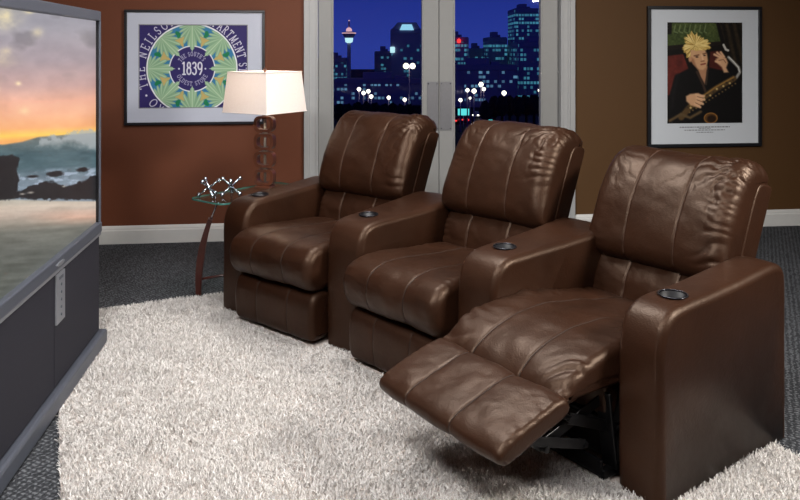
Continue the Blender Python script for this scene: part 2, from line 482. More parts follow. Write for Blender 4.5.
GL = {   # stroke capitals, unit height, (width, strokes) with small serifs
 'T': (.72, [[(0, .85), (0, 1), (.72, 1), (.72, .85)], [(.36, 1), (.36, 0)], [(.24, 0), (.48, 0)]]),
 'H': (.8, [[(.12, 0), (.12, 1)], [(.68, 0), (.68, 1)], [(.12, .52), (.68, .52)], [(0, 0), (.24, 0)], [(.56, 0), (.8, 0)], [(0, 1), (.24, 1)], [(.56, 1), (.8, 1)]]),
 'E': (.62, [[(.1, 0), (.1, 1)], [(0, 1), (.6, 1), (.6, .86)], [(.1, .52), (.45, .52)], [(0, 0), (.62, 0), (.62, .15)]]),
 'N': (.82, [[(.12, 0), (.12, 1), (.7, 0), (.7, 1)], [(0, 0), (.24, 0)], [(0, 1), (.12, 1)], [(.58, 1), (.82, 1)]]),
 'I': (.3, [[(.15, 0), (.15, 1)], [(0, 0), (.3, 0)], [(0, 1), (.3, 1)]]),
 'L': (.6, [[(.12, 1), (.12, 0)], [(0, 1), (.26, 1)], [(0, 0), (.6, 0), (.6, .2)]]),
 'S': (.56, [arc(.28, .74, .25, .25, 20, 270)+arc(.28, .25, .26, .25, 90, -160)]),
 'O': (.84, [arc(.42, .5, .41, .5, 0, 360, 28)]),
 'R': (.74, [[(.12, 0), (.12, 1)], [(0, 0), (.26, 0)], [(0, 1), (.12, 1)]+arc(.34, .75, .27, .25, 90, -90)+[(.12, .5)], [(.36, .5), (.66, 0), (.76, 0)]]),
 'M': (.98, [[(.1, 0), (.14, 1), (.49, .1), (.84, 1), (.88, 0)], [(0, 0), (.2, 0)], [(.78, 0), (.98, 0)]]),
 'U': (.78, [[(.12, 1), (.12, .35)]+arc(.39, .3, .27, .3, 180, 360)+[(.66, 1)], [(0, 1), (.24, 1)], [(.56, 1), (.78, 1)]]),
 'D': (.8, [[(.12, 0), (.12, 1)], [(0, 1), (.3, 1)]+arc(.3, .5, .46, .5, 90, -90)+[(0, 0)]]),
 'P': (.66, [[(.12, 0), (.12, 1)], [(0, 0), (.26, 0)], [(0, 1), (.12, 1)]+arc(.34, .75, .27, .25, 90, -90)+[(.12, .5)]]),
 'A': (.8, [[(.06, 0), (.4, 1), (.74, 0)], [(.18, .35), (.62, .35)], [(0, 0), (.16, 0)], [(.64, 0), (.8, 0)]]),
 'X': (.76, [[(.08, 0), (.66, 1)], [(.08, 1), (.68, 0)], [(0, 0), (.2, 0)], [(.56, 0), (.76, 0)]]),
 "'": (.16, [[(.1, 1.05), (.05, .8)]]), ' ': (.4, []),
 '1': (.4, [[(.05, .9), (.22, 1), (.22, 0)], [(.05, 0), (.4, 0)]]),
 '8': (.56, [arc(.28, .76, .2, .23, 0, 360, 20), arc(.28, .28, .26, .28, 0, 360, 20)]),
 '3': (.52, [arc(.24, .77, .22, .22, 150, -90)+arc(.24, .27, .26, .28, 90, -150)]),
 '9': (.56, [arc(.28, .7, .26, .29, 0, 360, 20), [(.54, .7), (.5, .3), (.28, 0)]]),
}
def text_line(X, Y, s, x, y, h, w, sp=.14, sx=1):
    tot = (sum(GL[c][0]+sp for c in s)*h-sp*h)*sx; d = np.full(X.shape, 1e9); cx = x-tot/2
    for c in s:
        for st in GL[c][1]: d = np.minimum(d, line_mask(X, Y, [(cx+a*h*sx, y+b*h) for a, b in st], w))
        cx += (GL[c][0]+sp)*h*sx
    return d
def text_arc(X, Y, s, r, mid, h, w, span, sx=.75, under=False):
    """letters round a circle about 0,0; r = baseline radius, mid = centre angle in degrees"""
    d = np.full(X.shape, 1e9); tot = R(span)*r
    sp = (tot/(h*sx)-sum(GL[c][0] for c in s))/(len(s)-1); h_ = h; pos = -tot/2
    for c in s:
        g = GL[c]; p = pos+g[0]*h*sx/2
        if under:
            a = R(mid)+p/r; up = (-math.cos(a), -math.sin(a)); rt = (-math.sin(a), math.cos(a))
        else:
            a = R(mid)-p/r; up = (math.cos(a), math.sin(a)); rt = (math.sin(a), -math.cos(a))
        ox, oy = r*math.cos(a), r*math.sin(a)
        for st in g[1]:
            P = [(ox+rt[0]*(q-g[0]/2)*h*sx+up[0]*b*h, oy+rt[1]*(q-g[0]/2)*h*sx+up[1]*b*h) for q, b in st]
            d = np.minimum(d, line_mask(X, Y, P, w))
        pos += (g[0]+sp)*h*sx
    return d
def rosette(U, W):
    X = U*109-53; Y = 44.2-W*83.5                      # units: about 7.3 mm
    r = np.hypot(X, Y); th = np.degrees(np.arctan2(Y, X)); s = .5
    img = np.zeros(U.shape+(3,)); img[:] = (46, 38, 96)
    # band inside the ring
    blend(img, (226, 228, 232), r-45.4, .4); blend(img, (52, 118, 160), r-44, .4)
    q = (th+22.5) % 45-22.5                             # angle from nearest leaf axis
    q2 = th % 45-22.5                                   # angle from nearest gap axis
    ax, ay = r*np.cos(np.radians(q)), r*np.sin(np.radians(q))
    gx, gy = r*np.cos(np.radians(q2)), r*np.sin(np.radians(q2))
    blend(img, (186, 166, 104), np.maximum(np.abs(gy)-(gx-23)*.6, gx-33), .4)
    fa = np.arctan2(np.abs(ay), 44-ax); fr = np.hypot(44-ax, ay)
    L = np.interp(np.degrees(fa), [0, 14, 30, 48, 66, 84, 100, 180], [24, 24, 20, 16.5, 14.5, 13, 9, 3])
    jag = np.abs(np.sin(np.degrees(fa)*math.pi/17))
    fan = fr-L*(.66+.34*jag)
    blend(img, (128, 164, 132), fan, .5)
    spike = np.abs(ay)-np.interp(ax, [17, 20, 26, 40, 45], [-1, 1.9, 2.4, 1.6, 0])
    out = np.abs(q2) < 12
    blend(img, (172, 198, 166), np.maximum(fan+1.2, (.93-jag)*fr*.12-.04), .3)
    blend(img, (46, 38, 96), np.maximum(r-22.4, -(r-0)), .4)
    rg = np.abs(r-22.6)-.55; blend(img, (226, 228, 232), np.where(np.abs(q) > 6, rg, 9), .3)
    blend(img, (142, 176, 142), spike, .4); blend(img, (196, 216, 186), np.maximum(np.abs(ay)-.25, np.abs(ax-30)-13), .3)
    lf = np.hypot((gx-37)/1.0, gy/.6+.8*np.sin(gx*.9))-3.6
    blend(img, (26, 118, 76), lf, .4)
    blend(img, (46, 38, 96), 45.6-r, .3)
    rg = np.abs(r-44.9)-.6; blend(img, (226, 228, 232), rg, .3)
    # lettering
    wht = (214, 214, 226)
    blend(img, wht, text_line(X, Y, '1839', 0, -5.6, 12, .75, .2, .62), .35)
    for sx in (-13.2, 13.2): blend(img, wht, np.hypot(X-sx, Y)-.9, .3)
    blend(img, wht, text_arc(X, Y, "THE SOUTH'S", 12.8, 92, 4.0, .2, 112, .6), .3)
    blend(img, wht, text_arc(X, Y, 'OLDEST STORE', 17.0, 270, 4.0, .2, 128, .68, True), .3)
    blend(img, wht, text_arc(X, Y, 'THE NEILSON', 47.2, 156, 8.2, .42, 92, .74), .3)
    blend(img, wht, text_arc(X, Y, 'DEPARTMENT STORE', 47.2, 27, 8.2, .42, 101, .62), .3)
    blend(img, wht, text_arc(X, Y, 'OX', 55.4, 226, 8.2, .42, 15, .8, True), .3)
    blend(img, wht, np.hypot(X+45.5, Y+26.5)-1.1, .3)
    return img
def picture(name, label, x0, x1, z0, z1, o, fw, fn, res, board, group=None, fmat=BLACKFRAME, lipmat=None):
    t = thing(name, label, 'picture'); t.matrix_world = WM @ Matrix.Translation(((x0+x1)/2, 0, z0))
    cx = (x0+x1)/2; w = (x1-x0)/2; h = z1-z0
    bm = bmesh.new()
    for a in ((-w, w, -.03, -.002, 0, fw), (-w, w, -.03, -.002, h-fw, h), (-w, -w+fw, -.03, -.002, fw, h-fw), (w-fw, w, -.03, -.002, fw, h-fw)):
        add_box(bm, *a, .003, 2)
    obj('frame', bm, fmat, t, False)
    X0, X1, Z0, Z1 = o[0]-cx, o[1]-cx, o[2]-z0, o[3]-z0
    bm = bmesh.new(); e = fw*.9
    for a in ((-w+e, X0, e, h-e), (X1, w-e, e, h-e), (X0, X1, e, Z0), (X0, X1, Z1, h-e)):
        add_box(bm, a[0], a[1], -.016, -.012, a[2], a[3])
    mb = obj('mat_board', bm, board, t, False)
    if lipmat:
        bm = bmesh.new(); l = .006
        for a in ((X0, X0+l, Z0, Z1), (X1-l, X1, Z0, Z1), (X0, X1, Z0, Z0+l), (X0, X1, Z1-l, Z1)): add_box(bm, a[0], a[1], -.0155, -.008, a[2], a[3])
        obj('inner_lip', bm, lipmat, mb, False)
    painted('print', res[0], res[1], X0, X1, Z0, Z1, fn, PRINT, t, -.009)
    bm = bmesh.new(); add_box(bm, -w+e, w-e, -.008, -.002, e, h-e); obj('backing_board', bm, board, t, False)
    return t
PRINT = print_mat('printed_paper')
picture('framed_poster', 'wide black framed poster of a green leaf rosette on navy with 1839 at its centre', .171, 1.186, .868, 1.716,
        (.271, 1.06, .99, 1.609), .02, rosette, (440, 336), MATBOARD, lipmat=mat('grey_lip', srgb(120, 122, 128), .6))

def saxman(U, W):
    X = 50+U*328; Y = 30+W*440; s = 1.5
    img = np.zeros(U.shape+(3,)); img[:] = (14, 11, 10)
    n1 = fbm(X/26, Y/26, 1.5); n2 = fbm(X/7, Y/7, 4.2)
    # green painted panel behind, banquette, dark curtain
    g = np.stack([66+26*n1+20*n2, 78+26*n1+18*n2, 40+16*n1+8*n2], 2)
    a = np.clip(.5-poly_sd(X, Y, [(50, 30), (262, 30), (285, 122), (50, 140)])/6, 0, 1)[..., None]; img[:] = img*(1-a)+g*a
    blend(img, (20, 16, 14), poly_sd(X, Y, [(50, 30), (72, 30), (70, 80), (50, 84)]), 2)
    for k in range(7): blend(img, (110, 124, 84), line_mask(X, Y, [(86+k*22, 42), (80+k*22, 70), (96+k*21, 76)], 2.2), 2.5)
    blend(img, (26, 20, 16), poly_sd(X, Y, [(50, 132), (285, 112), (290, 128), (50, 152)]), 2)
    r = np.stack([92+26*n1, 36+10*n1, 30+8*n1], 2)
    a = np.clip(.5-poly_sd(X, Y, [(50, 176), (120, 168), (150, 250), (80, 340), (50, 350)])/6, 0, 1)[..., None]; img[:] = img*(1-a)+r*a
    a = np.clip(.5-poly_sd(X, Y, [(238, 158), (278, 152), (300, 250), (230, 250)])/6, 0, 1)[..., None]; img[:] = img*(1-a)+r*.75*a
    st = 30+16*np.sin((X-Y*.22)/5.2)+10*n2
    a = np.clip(.5-poly_sd(X, Y, [(278, 30), (378, 30), (378, 260), (322, 190)])/6, 0, 1)[..., None]
    img[:] = img*(1-a)+np.stack([st, st*.8, st*.55], 2)*a
    # dark jacket
    blend(img, (13, 12, 13), poly_sd(X, Y, [(52, 380), (84, 262), (150, 228), (186, 236), (236, 228), (290, 240), (330, 190), (352, 240), (378, 330), (378, 470), (50, 470)]), 4)
    blend(img, (26, 24, 26), line_mask(X, Y, [(96, 262), (78, 340), (72, 400)], 5), 9)
    # neck, chest, face
    blend(img, (176, 128, 96), poly_sd(X, Y, [(180, 224), (226, 222), (222, 262), (214, 300), (196, 268)]), 4)
    blend(img, (60, 44, 36), line_mask(X, Y, [(180, 246), (206, 300), (216, 330)], 5), 3)
    blend(img, (60, 48, 40), line_mask(X, Y, [(226, 240), (220, 300)], 4), 3)
    face = poly_sd(X, Y, [(146, 170), (152, 148), (186, 138), (214, 148), (224, 168), (228, 196), (222, 224), (206, 238), (184, 234), (164, 212), (152, 192)])
    blend(img, (206, 160, 120), face, 4)
    a = np.clip(.5-face/4, 0, 1)*np.clip((X-160)/70, 0, 1)*.0
    blend(img, (158, 108, 78), np.maximum(poly_sd(X, Y, [(150, 180), (166, 190), (178, 226), (186, 236), (160, 212)]), face), 5)
    blend(img, (110, 72, 54), line_mask(X, Y, [(168, 176), (188, 172)], 2.6), 2)
    blend(img, (110, 72, 54), line_mask(X, Y, [(206, 168), (220, 164)], 2.4), 2)
    blend(img, (44, 30, 26), np.hypot((X-180)/6, (Y-181)/3)*4-4, 2); blend(img, (44, 30, 26), np.hypot((X-213)/5, (Y-174)/3)*4-4, 2)
    blend(img, (228, 188, 150), line_mask(X, Y, [(201, 172), (206, 192)], 2.4), 3)
    blend(img, (136, 86, 62), line_mask(X, Y, [(198, 200), (211, 198)], 2.2), 2)
    blend(img, (134, 62, 52), line_mask(X, Y, [(198, 214), (216, 210)], 3), 2)
    blend(img, (196, 144, 108), np.hypot((X-150)/7, (Y-190)/13)*8-8, 3)
    # spiky blond hair
    cx, cy = 172, 130; ang = np.arctan2(Y-cy, X-cx); rr = np.hypot((X-cx)/1.1, (Y-cy))
    spk = 46+7*np.abs(np.sin(ang*9.3+2*n1))+6*np.sin(ang*3+1)+16*fbm(ang*5, rr/60, 3.3)
    hair = np.maximum(rr-spk, (Y-(158+.0*X))-8*n2-np.where(X < 152, 26, np.where(X > 224, 6, -6)))
    blend(img, (206, 172, 92), hair, 3)
    strand = np.clip(.5+1.1*fbm(ang*11, rr/34, 8.8), 0, 1)
    blend(img, (238, 214, 142), np.maximum(hair+3, .55-strand), .25)
    blend(img, (150, 112, 52), np.maximum(hair+3, strand-.18), .15)
    # saxophone: neck, body, keys, bell
    gold = (150, 112, 58)
    blend(img, (190, 186, 178), line_mask(X, Y, [(296, 128), (306, 148), (316, 152)], 5), 2)
    blend(img, (150, 148, 142), line_mask(X, Y, [(318, 182), (340, 204), (362, 226), (368, 248), (352, 272), (330, 282)], 6), 3)
    blend(img, (222, 222, 216), line_mask(X, Y, [(320, 182), (342, 203), (362, 228), (366, 246)], 1.6), 1.5)
    blend(img, (84, 64, 38), line_mask(X, Y, [(340, 276), (262, 320), (150, 398), (112, 444)], 13), 4)
    blend(img, gold, line_mask(X, Y, [(340, 270), (262, 313), (152, 390)], 3), 3)
    for i in range(15):
        t = i/14; x = 338-200*t; y = 282+124*t
        blend(img, (196, 168, 110) if i % 2 else (60, 48, 34), np.hypot(X-x, Y-y-6*math.sin(i*2.1))-4.6, 2)
        blend(img, (110, 88, 54), np.hypot(X-x-10, Y-y-16)-3.6, 2)
    blend(img, (92, 62, 32), np.hypot((X-240)/30, (Y-448)/24)*26-26, 3); blend(img, (36, 22, 12), np.hypot((X-244)/20, (Y-452)/17)*18-18, 4)
    blend(img, (176, 120, 56), np.abs(np.hypot((X-240)/28, (Y-448)/22)*26-26)-1.2, 2)
    blend(img, (92, 74, 50), line_mask(X, Y, [(62, 458), (110, 430), (150, 446), (196, 420)], 6), 4)
    # hands
    skin = (206, 160, 122)
    blend(img, skin, poly_sd(X, Y, [(132, 352), (150, 342), (186, 338), (206, 352), (204, 384), (184, 402), (154, 392), (134, 374)]), 4)
    for a_, b_ in (((176, 346), (210, 352)), ((180, 360), (212, 368)), ((178, 374), (206, 386)), ((172, 386), (194, 400))):
        blend(img, (218, 174, 136), line_mask(X, Y, [a_, b_], 5), 3)
    for a_, b_ in (((182, 354), (208, 361)), ((180, 368), (206, 378)), ((174, 381), (198, 393))):
        blend(img, (116, 78, 56), line_mask(X, Y, [a_, b_], 1.2), 1.6)
    blend(img, skin, poly_sd(X, Y, [(262, 190), (284, 178), (308, 186), (316, 206), (308, 228), (318, 248), (298, 250), (288, 226), (270, 210)]), 4)
    for a_, b_ in (((284, 184), (256, 170)), ((290, 180), (268, 162)), ((298, 180), (284, 160)), ((280, 206), (262, 200))):
        blend(img, (216, 170, 132), line_mask(X, Y, [a_, b_], 5), 3)
    blend(img, (130, 88, 64), line_mask(X, Y, [(276, 196), (296, 192), (306, 206)], 1.6), 2)
    return img+n2[..., None]*3
PHOTO = picture('framed_photograph', 'tall thin black framed photograph of a blond saxophone player with white border', 4.169, 5.124, .648, 1.768,
        (4.334, 4.966, .836, 1.64), .026, saxman, (250, 320), MATBOARD2)
bm = bmesh.new(); rr = random.Random(3); cx = (4.169+5.124)/2
for zz, half, hh in ((.806, .21, .0045), (.795, .05, .003), (.782, .17, .0035), (.764, .07, .003)):
    x = -half
    while x < half:
        w = rr.uniform(.008, .026); add_box(bm, x, min(half, x+w), -.0168, -.0158, zz-.648-hh, zz-.648+hh); x += w+.006
obj('caption', bm, mat('caption_ink', srgb(120, 122, 128), .7), PHOTO, False)['label'] = 'tiny grey caption lines'

# ------------------------------------------------------------------ shag rug
RU = (R(25)); u_ = np.array([math.cos(RU), math.sin(RU)]); v_ = np.array([-math.sin(RU), math.cos(RU)])
U0, U1, V0, V1 = .03, 2.35, 1.32, 4.37
ZR = .008
rc = u_*(U0+U1)/2+v_*(V0+V1)/2
rug = thing('shag_rug', 'large cream white shag rug lying under the recliners and before the television', 'rug', (rc[0], rc[1], 0), RU)
hw, hl = (U1-U0)/2, (V1-V0)/2
bm = bmesh.new(); add_prism(bm, rrect(-hw, hw, -hl, hl, .03), 0, ZR, .002); obj('backing', bm, RUGBASE, rug, False)

# ------------------------------------------------------------------ television
TA = math.atan2(.993, -.12)
tv = thing('rear_projection_television', 'big silver grey rear projection television showing a sunset seascape', 'television', (-1.41, 3.61, ZR), TA)
TW = 1.33                                              # local x -TW..0, front at y=0, back +y
bm = bmesh.new()
add_prism(bm, [(-TW, .0), (0, 0), (0, .30), (-.12, .62), (-TW+.12, .62), (-TW, .30)], 0, .075, .012); obj('plinth', bm, TVGREY, tv, False)
a, b = -TW+.028, -.028
bm = bmesh.new()
add_prism(bm, [(a, .045), (b, .045), (b, .28), (b-.1, .58), (a+.1, .58), (a, .28)], .075, .53, .004); cab = obj('cabinet', bm, TVBODY, tv, False)
cloth = mat('navy_speaker_cloth', srgb(19, 18, 31), .85, 0, 500, .12, .3)
mid = -.665
for x0, x1 in ((a+.002, mid-.002), (mid+.002, b-.002)):
    bm = bmesh.new(); add_box(bm, x0, x1, .028, .046, .08, .527, .004); obj('speaker_panel', bm, cloth, cab, False)
bm = bmesh.new(); add_box(bm, mid+.006, mid+.108, .020, .03, .325, .524, .003); pl = obj('control_plate', bm, TVLIGHT, tv, False)
bm = bmesh.new()
for i in range(5): add_lathe(bm, [(0, 0), (.006, 0), (.006, .003), (0, .004)], 12, Matrix.Translation((mid+.057, .020, .475-.03*i)) @ Matrix.Rotation(R(90), 4, 'X'))
obj('button', bm, TVGREY, pl)
bm = bmesh.new(); add_box(bm, mid+.035, mid+.08, .018, .022, .498, .51, .001); obj('badge', bm, TVGREY, pl, False)
bm = bmesh.new(); add_box(bm, a-.004, b+.004, .02, .30, .53, .545, .003); obj('trim_strip', bm, TVLIGHT, tv, False)
# upper housing
bm = bmesh.new(); A0, B0 = -TW+.024, -.024
zs0, zs1 = .597-ZR, 1.555-ZR
add_prism(bm, [(A0+.01, .075), (B0-.01, .075), (B0-.01, .2), (B0-.2, .6), (A0+.2, .6), (A0+.01, .2)], .545, 1.59, .01); obj('housing', bm, TVBODY, tv, False)
bm = bmesh.new()
add_box(bm, A0, B0, .02, .09, 1.55, 1.597, .006); add_box(bm, A0, B0, .016, .09, .545, .60-ZR+.002, .006)
add_box(bm, A0, A0+.032, .02, .09, .55, 1.59, .005); add_box(bm, B0-.016, B0, .02, .09, .55, 1.59, .005)
bz = obj('bezel', bm, TVGREY, tv, False)
for xa in (B0-.03, A0+.03): bm = bmesh.new(); add_box(bm, xa+(.01 if xa > -.5 else 0), xa+(.017 if xa > -.5 else .007), .028, .08, .58, 1.56); obj('inner_bezel', bm, TVDARK, bz, False)
bm = bmesh.new(); add_prism(bm, [(mid+.033+.045*math.cos(k*math.pi/12), .0085*math.sin(k*math.pi/12)) for k in range(24)], 0, .004, 0, Matrix.Translation((0, .0165, .566)) @ Matrix.Rotation(R(90), 4, 'X')); obj('badge', bm, TVLIGHT, bz, False)
def seascape(U, W):
    # the broadcast picture; X,Y in its own coordinates: a beach running away to the right
    # plane -> picture coordinates
    t = (1-U)*1.233
    k = 1/(3.6-.993*t); X = 400+750*(-1.435+.12*t)*k
    top = 9+.137*X; bot = 291-.722*X; Y = top+(bot-top)*W
    n = lambda s, sy=None, z=0: fbm(X/s, Y/(sy or s), z)
    img = np.zeros(U.shape+(3,))
    c = lambda ys, cols: np.stack([np.interp(Y, ys, [q[i] for q in cols]) for i in range(3)], 2)
    img[:] = c([0, 30, 60, 85, 100, 112, 124, 131, 136], [(148, 150, 160), (160, 156, 164), (168, 152, 158), (196, 156, 150), (232, 170, 142), (246, 180, 140), (250, 178, 120), (255, 208, 96), (244, 170, 96)])
    m = n(34, 20, 2.2); m2 = n(12, 8, 5.1)
    img += (m*22+m2*9)[..., None]*np.array([1, .95, .9])
    dk = np.clip((m-.05)*3, 0, 1)*np.clip((92-Y)/30, 0, 1)
    img[:] = img*(1-.22*dk[..., None])
    for px, py, sx, sy, am in ((14, 20, 12, 9, 1.0), (45, 34, 5, 4, .6), (36, 15, 5, 2, .6), (12, 60, 14, 6, .45), (2, 84, 5, 6, .9), (26, 82, 3, 2, .7), (32, 108, 5, 4, .5), (15, 52, 6, 4, .4)):
        g = am*np.exp(-((X-px)/sx)**2-((Y-py)/sy)**2)*np.clip(.75+.8*m2, 0, 1.3)
        img[:] = img+(np.array([255, 236, 180])-img)*np.clip(g, 0, 1)[..., None]
    # sea and the breaking wave
    sea = c([134, 142, 150, 160, 172, 180], [(112, 120, 118), (84, 104, 108), (70, 96, 104), (78, 104, 112), (112, 128, 140), (130, 146, 160)])+(n(9, 3, 1)*20)[..., None]
    wt = np.interp(X, [0, 12, 30, 45, 70, 100], [138, 139, 137, 133, 132, 131])
    a = np.clip((Y-wt)/1.6+.5, 0, 1)[..., None]; img[:] = img*(1-a)+sea*a
    spray = np.interp(X, [38, 48, 55, 62, 68, 76, 84, 90, 100], [142, 134, 133, 131, 134, 128, 129, 126, 127])+5*n(4, 4, 7)
    bt = np.interp(X, [38, 55, 70, 100], [143, 147, 144, 150])+6*n(6, 5, 9)
    a = (np.clip((Y-spray)/3, 0, 1)*np.clip((bt-Y)/9, 0, 1)*.8)[..., None]; img[:] = img*(1-a)+np.array([172, 178, 180])*a
    foam = np.clip(n(8, 2.6, 3)*3+.25, 0, 1)*np.clip((Y-162)/6, 0, 1)*np.clip((184-Y)/6, 0, 1)
    img[:] = img*(1-foam[..., None]*.8)+np.array([176, 190, 208])*foam[..., None]*.8
    # wet sand with the glow, dry sand
    sand = c([186, 192, 198, 206, 214, 222, 240, 300], [(150, 146, 136), (188, 180, 166), (206, 190, 174), (190, 172, 158), (150, 142, 130), (112, 112, 104), (96, 98, 92), (88, 92, 86)])
    sand = sand+(n(22, 3, 4)*18)[..., None]+(n(3, 2, 8)*5)[..., None]
    sand += (np.clip(1-np.abs(Y-207-.05*X)/9, 0, 1)*np.clip((X-30)/50, 0, 1))[..., None]*np.array([46, 18, 10])
    edge = np.interp(X, [0, 24, 60, 100], [190, 191, 194, 197])
    a = np.clip((Y-edge)/1.5+.5, 0, 1)[..., None]; img[:] = img*(1-a)+sand*a
    rk = np.array([26, 25, 28])+(n(5, 5, 6)*12)[..., None]
    big = poly_sd(X, Y, [(-30, 146), (-4, 147), (8, 149), (20, 148), (27, 154), (25, 162), (27, 174), (24, 184), (22, 190), (-30, 192)])+2*n(4, 4, 3)
    for sd in (big, np.maximum(Y-edge+1, np.interp(X, [20, 30, 40, 50, 60, 68, 76, 84, 92, 100], [184, 182, 178, 176, 175, 180, 181, 179, 175, 172])-Y)+3*n(4, 3, 2),
               np.hypot((X-62)/8, (Y-168.5)/2.6)*3-3+n(3, 3), np.hypot((X-88)/6, (Y-166)/2.2)*3-3+n(3, 3), np.hypot((X-40)/5, (Y-170)/1.4)*2-2):
        a = np.clip(.5-sd/1.6, 0, 1)[..., None]; img[:] = img*(1-a)+rk*a
    for gx, gy, w in ((38, 185, 5), (70, 181, 3), (30, 186, 4)):
        a = (np.clip(1-np.hypot((X-gx)/w, (Y-gy)/1.3), 0, 1)*.9)[..., None]; img[:] = img*(1-a)+np.array([206, 196, 184])*a
    return img
painted('screen', 420, 300, A0+.032, B0-.016, .59, 1.553, seascape, print_mat('television_picture', 1.0, .3), tv, .04)

# ------------------------------------------------------------------ recliners
SW, AW = .567, .215                                    # seat and arm widths
T20 = R(20)
def backpt(u, w, oy, oz, tilt):                        # (height along the back, forward) -> (y,z)
    return (oy+u*math.sin(tilt)-w*math.cos(tilt), oz+u*math.cos(tilt)+w*math.sin(tilt))
def armrest(parent, x0, wf, wb, cup=True, seed=0, lab=None):
    """wf/wb: width at the front / extra shear of its right side per metre of depth"""
    prof = [(0.0, -.12), (0, -.05), (-.003, .2), (.0, .45), (.004, .49), (.025, .555), (.075, .592), (.15, .599), (.4, .610), (.6, .628), (.70, .636), (.752, .618), (.765, .56), (.765, .2), (.765, -.05), (.765, -.12), (.5, -.12), (.25, -.12)]
    def post(V):
        q = (V[..., 0]-x0)/wf
        V[..., 0] = x0+q*(wf+wb*np.clip(V[..., 1], 0, 1))
        V[..., 2] = np.maximum(V[..., 2], 0)
        return V
    o = puffy('armrest', prof, x0, x0+wf, LEATHER, parent, er=.026, n=200, mid=26, it=2, puff=.006, wr=.0035, wf=5, seed=seed, post=post)
    cx = x0+wf*.5; cy = .185
    # cut the real hole for the cup holder
    cb = bmesh.new(); add_lathe(cb, [(.046, .55), (.046, .75)], 40, Matrix.Translation((cx, cy, 0)))
    cut = obj('cutter', cb, LEATHER, None)
    cut.parent = parent
    md = o.modifiers.new('hole', 'BOOLEAN'); md.operation = 'DIFFERENCE'; md.object = cut; md.solver = 'EXACT'
    bpy.context.view_layer.update()
    dg = bpy.context.evaluated_depsgraph_get(); me = bpy.data.meshes.new_from_object(o.evaluated_get(dg))
    o.modifiers.clear(); old = o.data; o.data = me; me.name = 'armrest'; bpy.data.meshes.remove(old); bpy.data.objects.remove(cut)
    zt = .6072
    b = bmesh.new(); add_lathe(b, [(.0, zt-.055), (.041, zt-.055), (.0445, zt-.045), (.0445, zt-.002), (.042, zt-.002), (.040, zt-.044), (0, zt-.05)], 40, Matrix.Translation((cx, cy, 0)))
    c = obj('cup_holder', b, CUPBLACK, o)
    b = bmesh.new(); add_tube(b, [(cx+.0465*math.cos(2*math.pi*i/40), cy+.0465*math.sin(2*math.pi*i/40), zt+.0005+0) for i in range(40)], .0026, 8, closed=True)
    obj('rim', b, RIM, c)
    # welt along both top edges
    P, N, t = smooth_profile(prof, 200, 2)
    b = bmesh.new()
    for side in (0, 1):
        pts = []
        for (y, z), (ny, nz) in zip(P, N):
            if z > .03 and not (z < .6 and y > .2):
                q = .115 if side == 0 else .885
                ins = .006
                pts.append((y, z, x0+q*(wf+wb*max(0, y)), y+ny*(-.001), z+nz*(-.001)))
        pts.sort(key=lambda p: (p[0] > .03 or p[1] > .5, p[1] if not (p[0] > .03 or p[1] > .5) else p[0]))
        add_tube(b, [(p[2], p[3], p[4]) for p in pts], .0022, 6)
    obj('welt', b, SEAM, o)
    return o
def cushion_back(parent, x0, x1, oy, oz, tilt, seed, wl=.016):
    bp = lambda L: [backpt(u, w, oy, oz, tilt) for u, w in L]
    s1, s2 = x0+(x1-x0)*.3, x0+(x1-x0)*.7
    puffy('lumbar_cushion', bp([(-.09, .0), (-.03, .03), (.03, .045), (.10, .056), (.17, .045), (.24, .02), (.26, -.03), (.24, -.06), (-.09, -.05)]), x0+.006, x1-.006, LEATHER, parent,
          er=.03, n=110, seams=(s1, s2), puff=.005, groove=.0025, wr=.006, wf=10, pucker=.005, pk=95, seed=seed, thread=SEAM)
    tp = backpt(.63, .03, oy, oz, tilt)
    h = puffy('headrest_cushion', bp([(.18, -.01), (.185, .06), (.21, .10), (.30, .122), (.42, .118), (.53, .10), (.62, .068), (.675, .01), (.69, -.06), (.68, -.13), (.64, -.16), (.56, -.14), (.5, -.10), (.35, -.09), (.22, -.07)]),
          x0-wl, x1+.016, LEATHER, parent, er=.062, n=190, mid=100, seams=(s1-.01, s2-.01), puff=.004, groove=.002, wr=.010, wf=4.5, pucker=.007, pk=74, seed=seed+2, pw=.055, puckside=(.3, 1), corner=tp, camp=.03, thread=SEAM, low=backpt(.20, 0, oy, oz, tilt)[1]+.02)
    puffy('back_shell', bp([(-.28, -.0), (.2, -.01), (.45, -.02), (.58, -.035), (.61, -.06), (.62, -.14), (.60, -.15), (.3, -.12), (-.28, -.10)]), x0-wl+.008, x1+.020, LEATHER, parent,
          er=.012, n=110, mid=30, puff=.002, wr=.001, seed=seed)
    return h
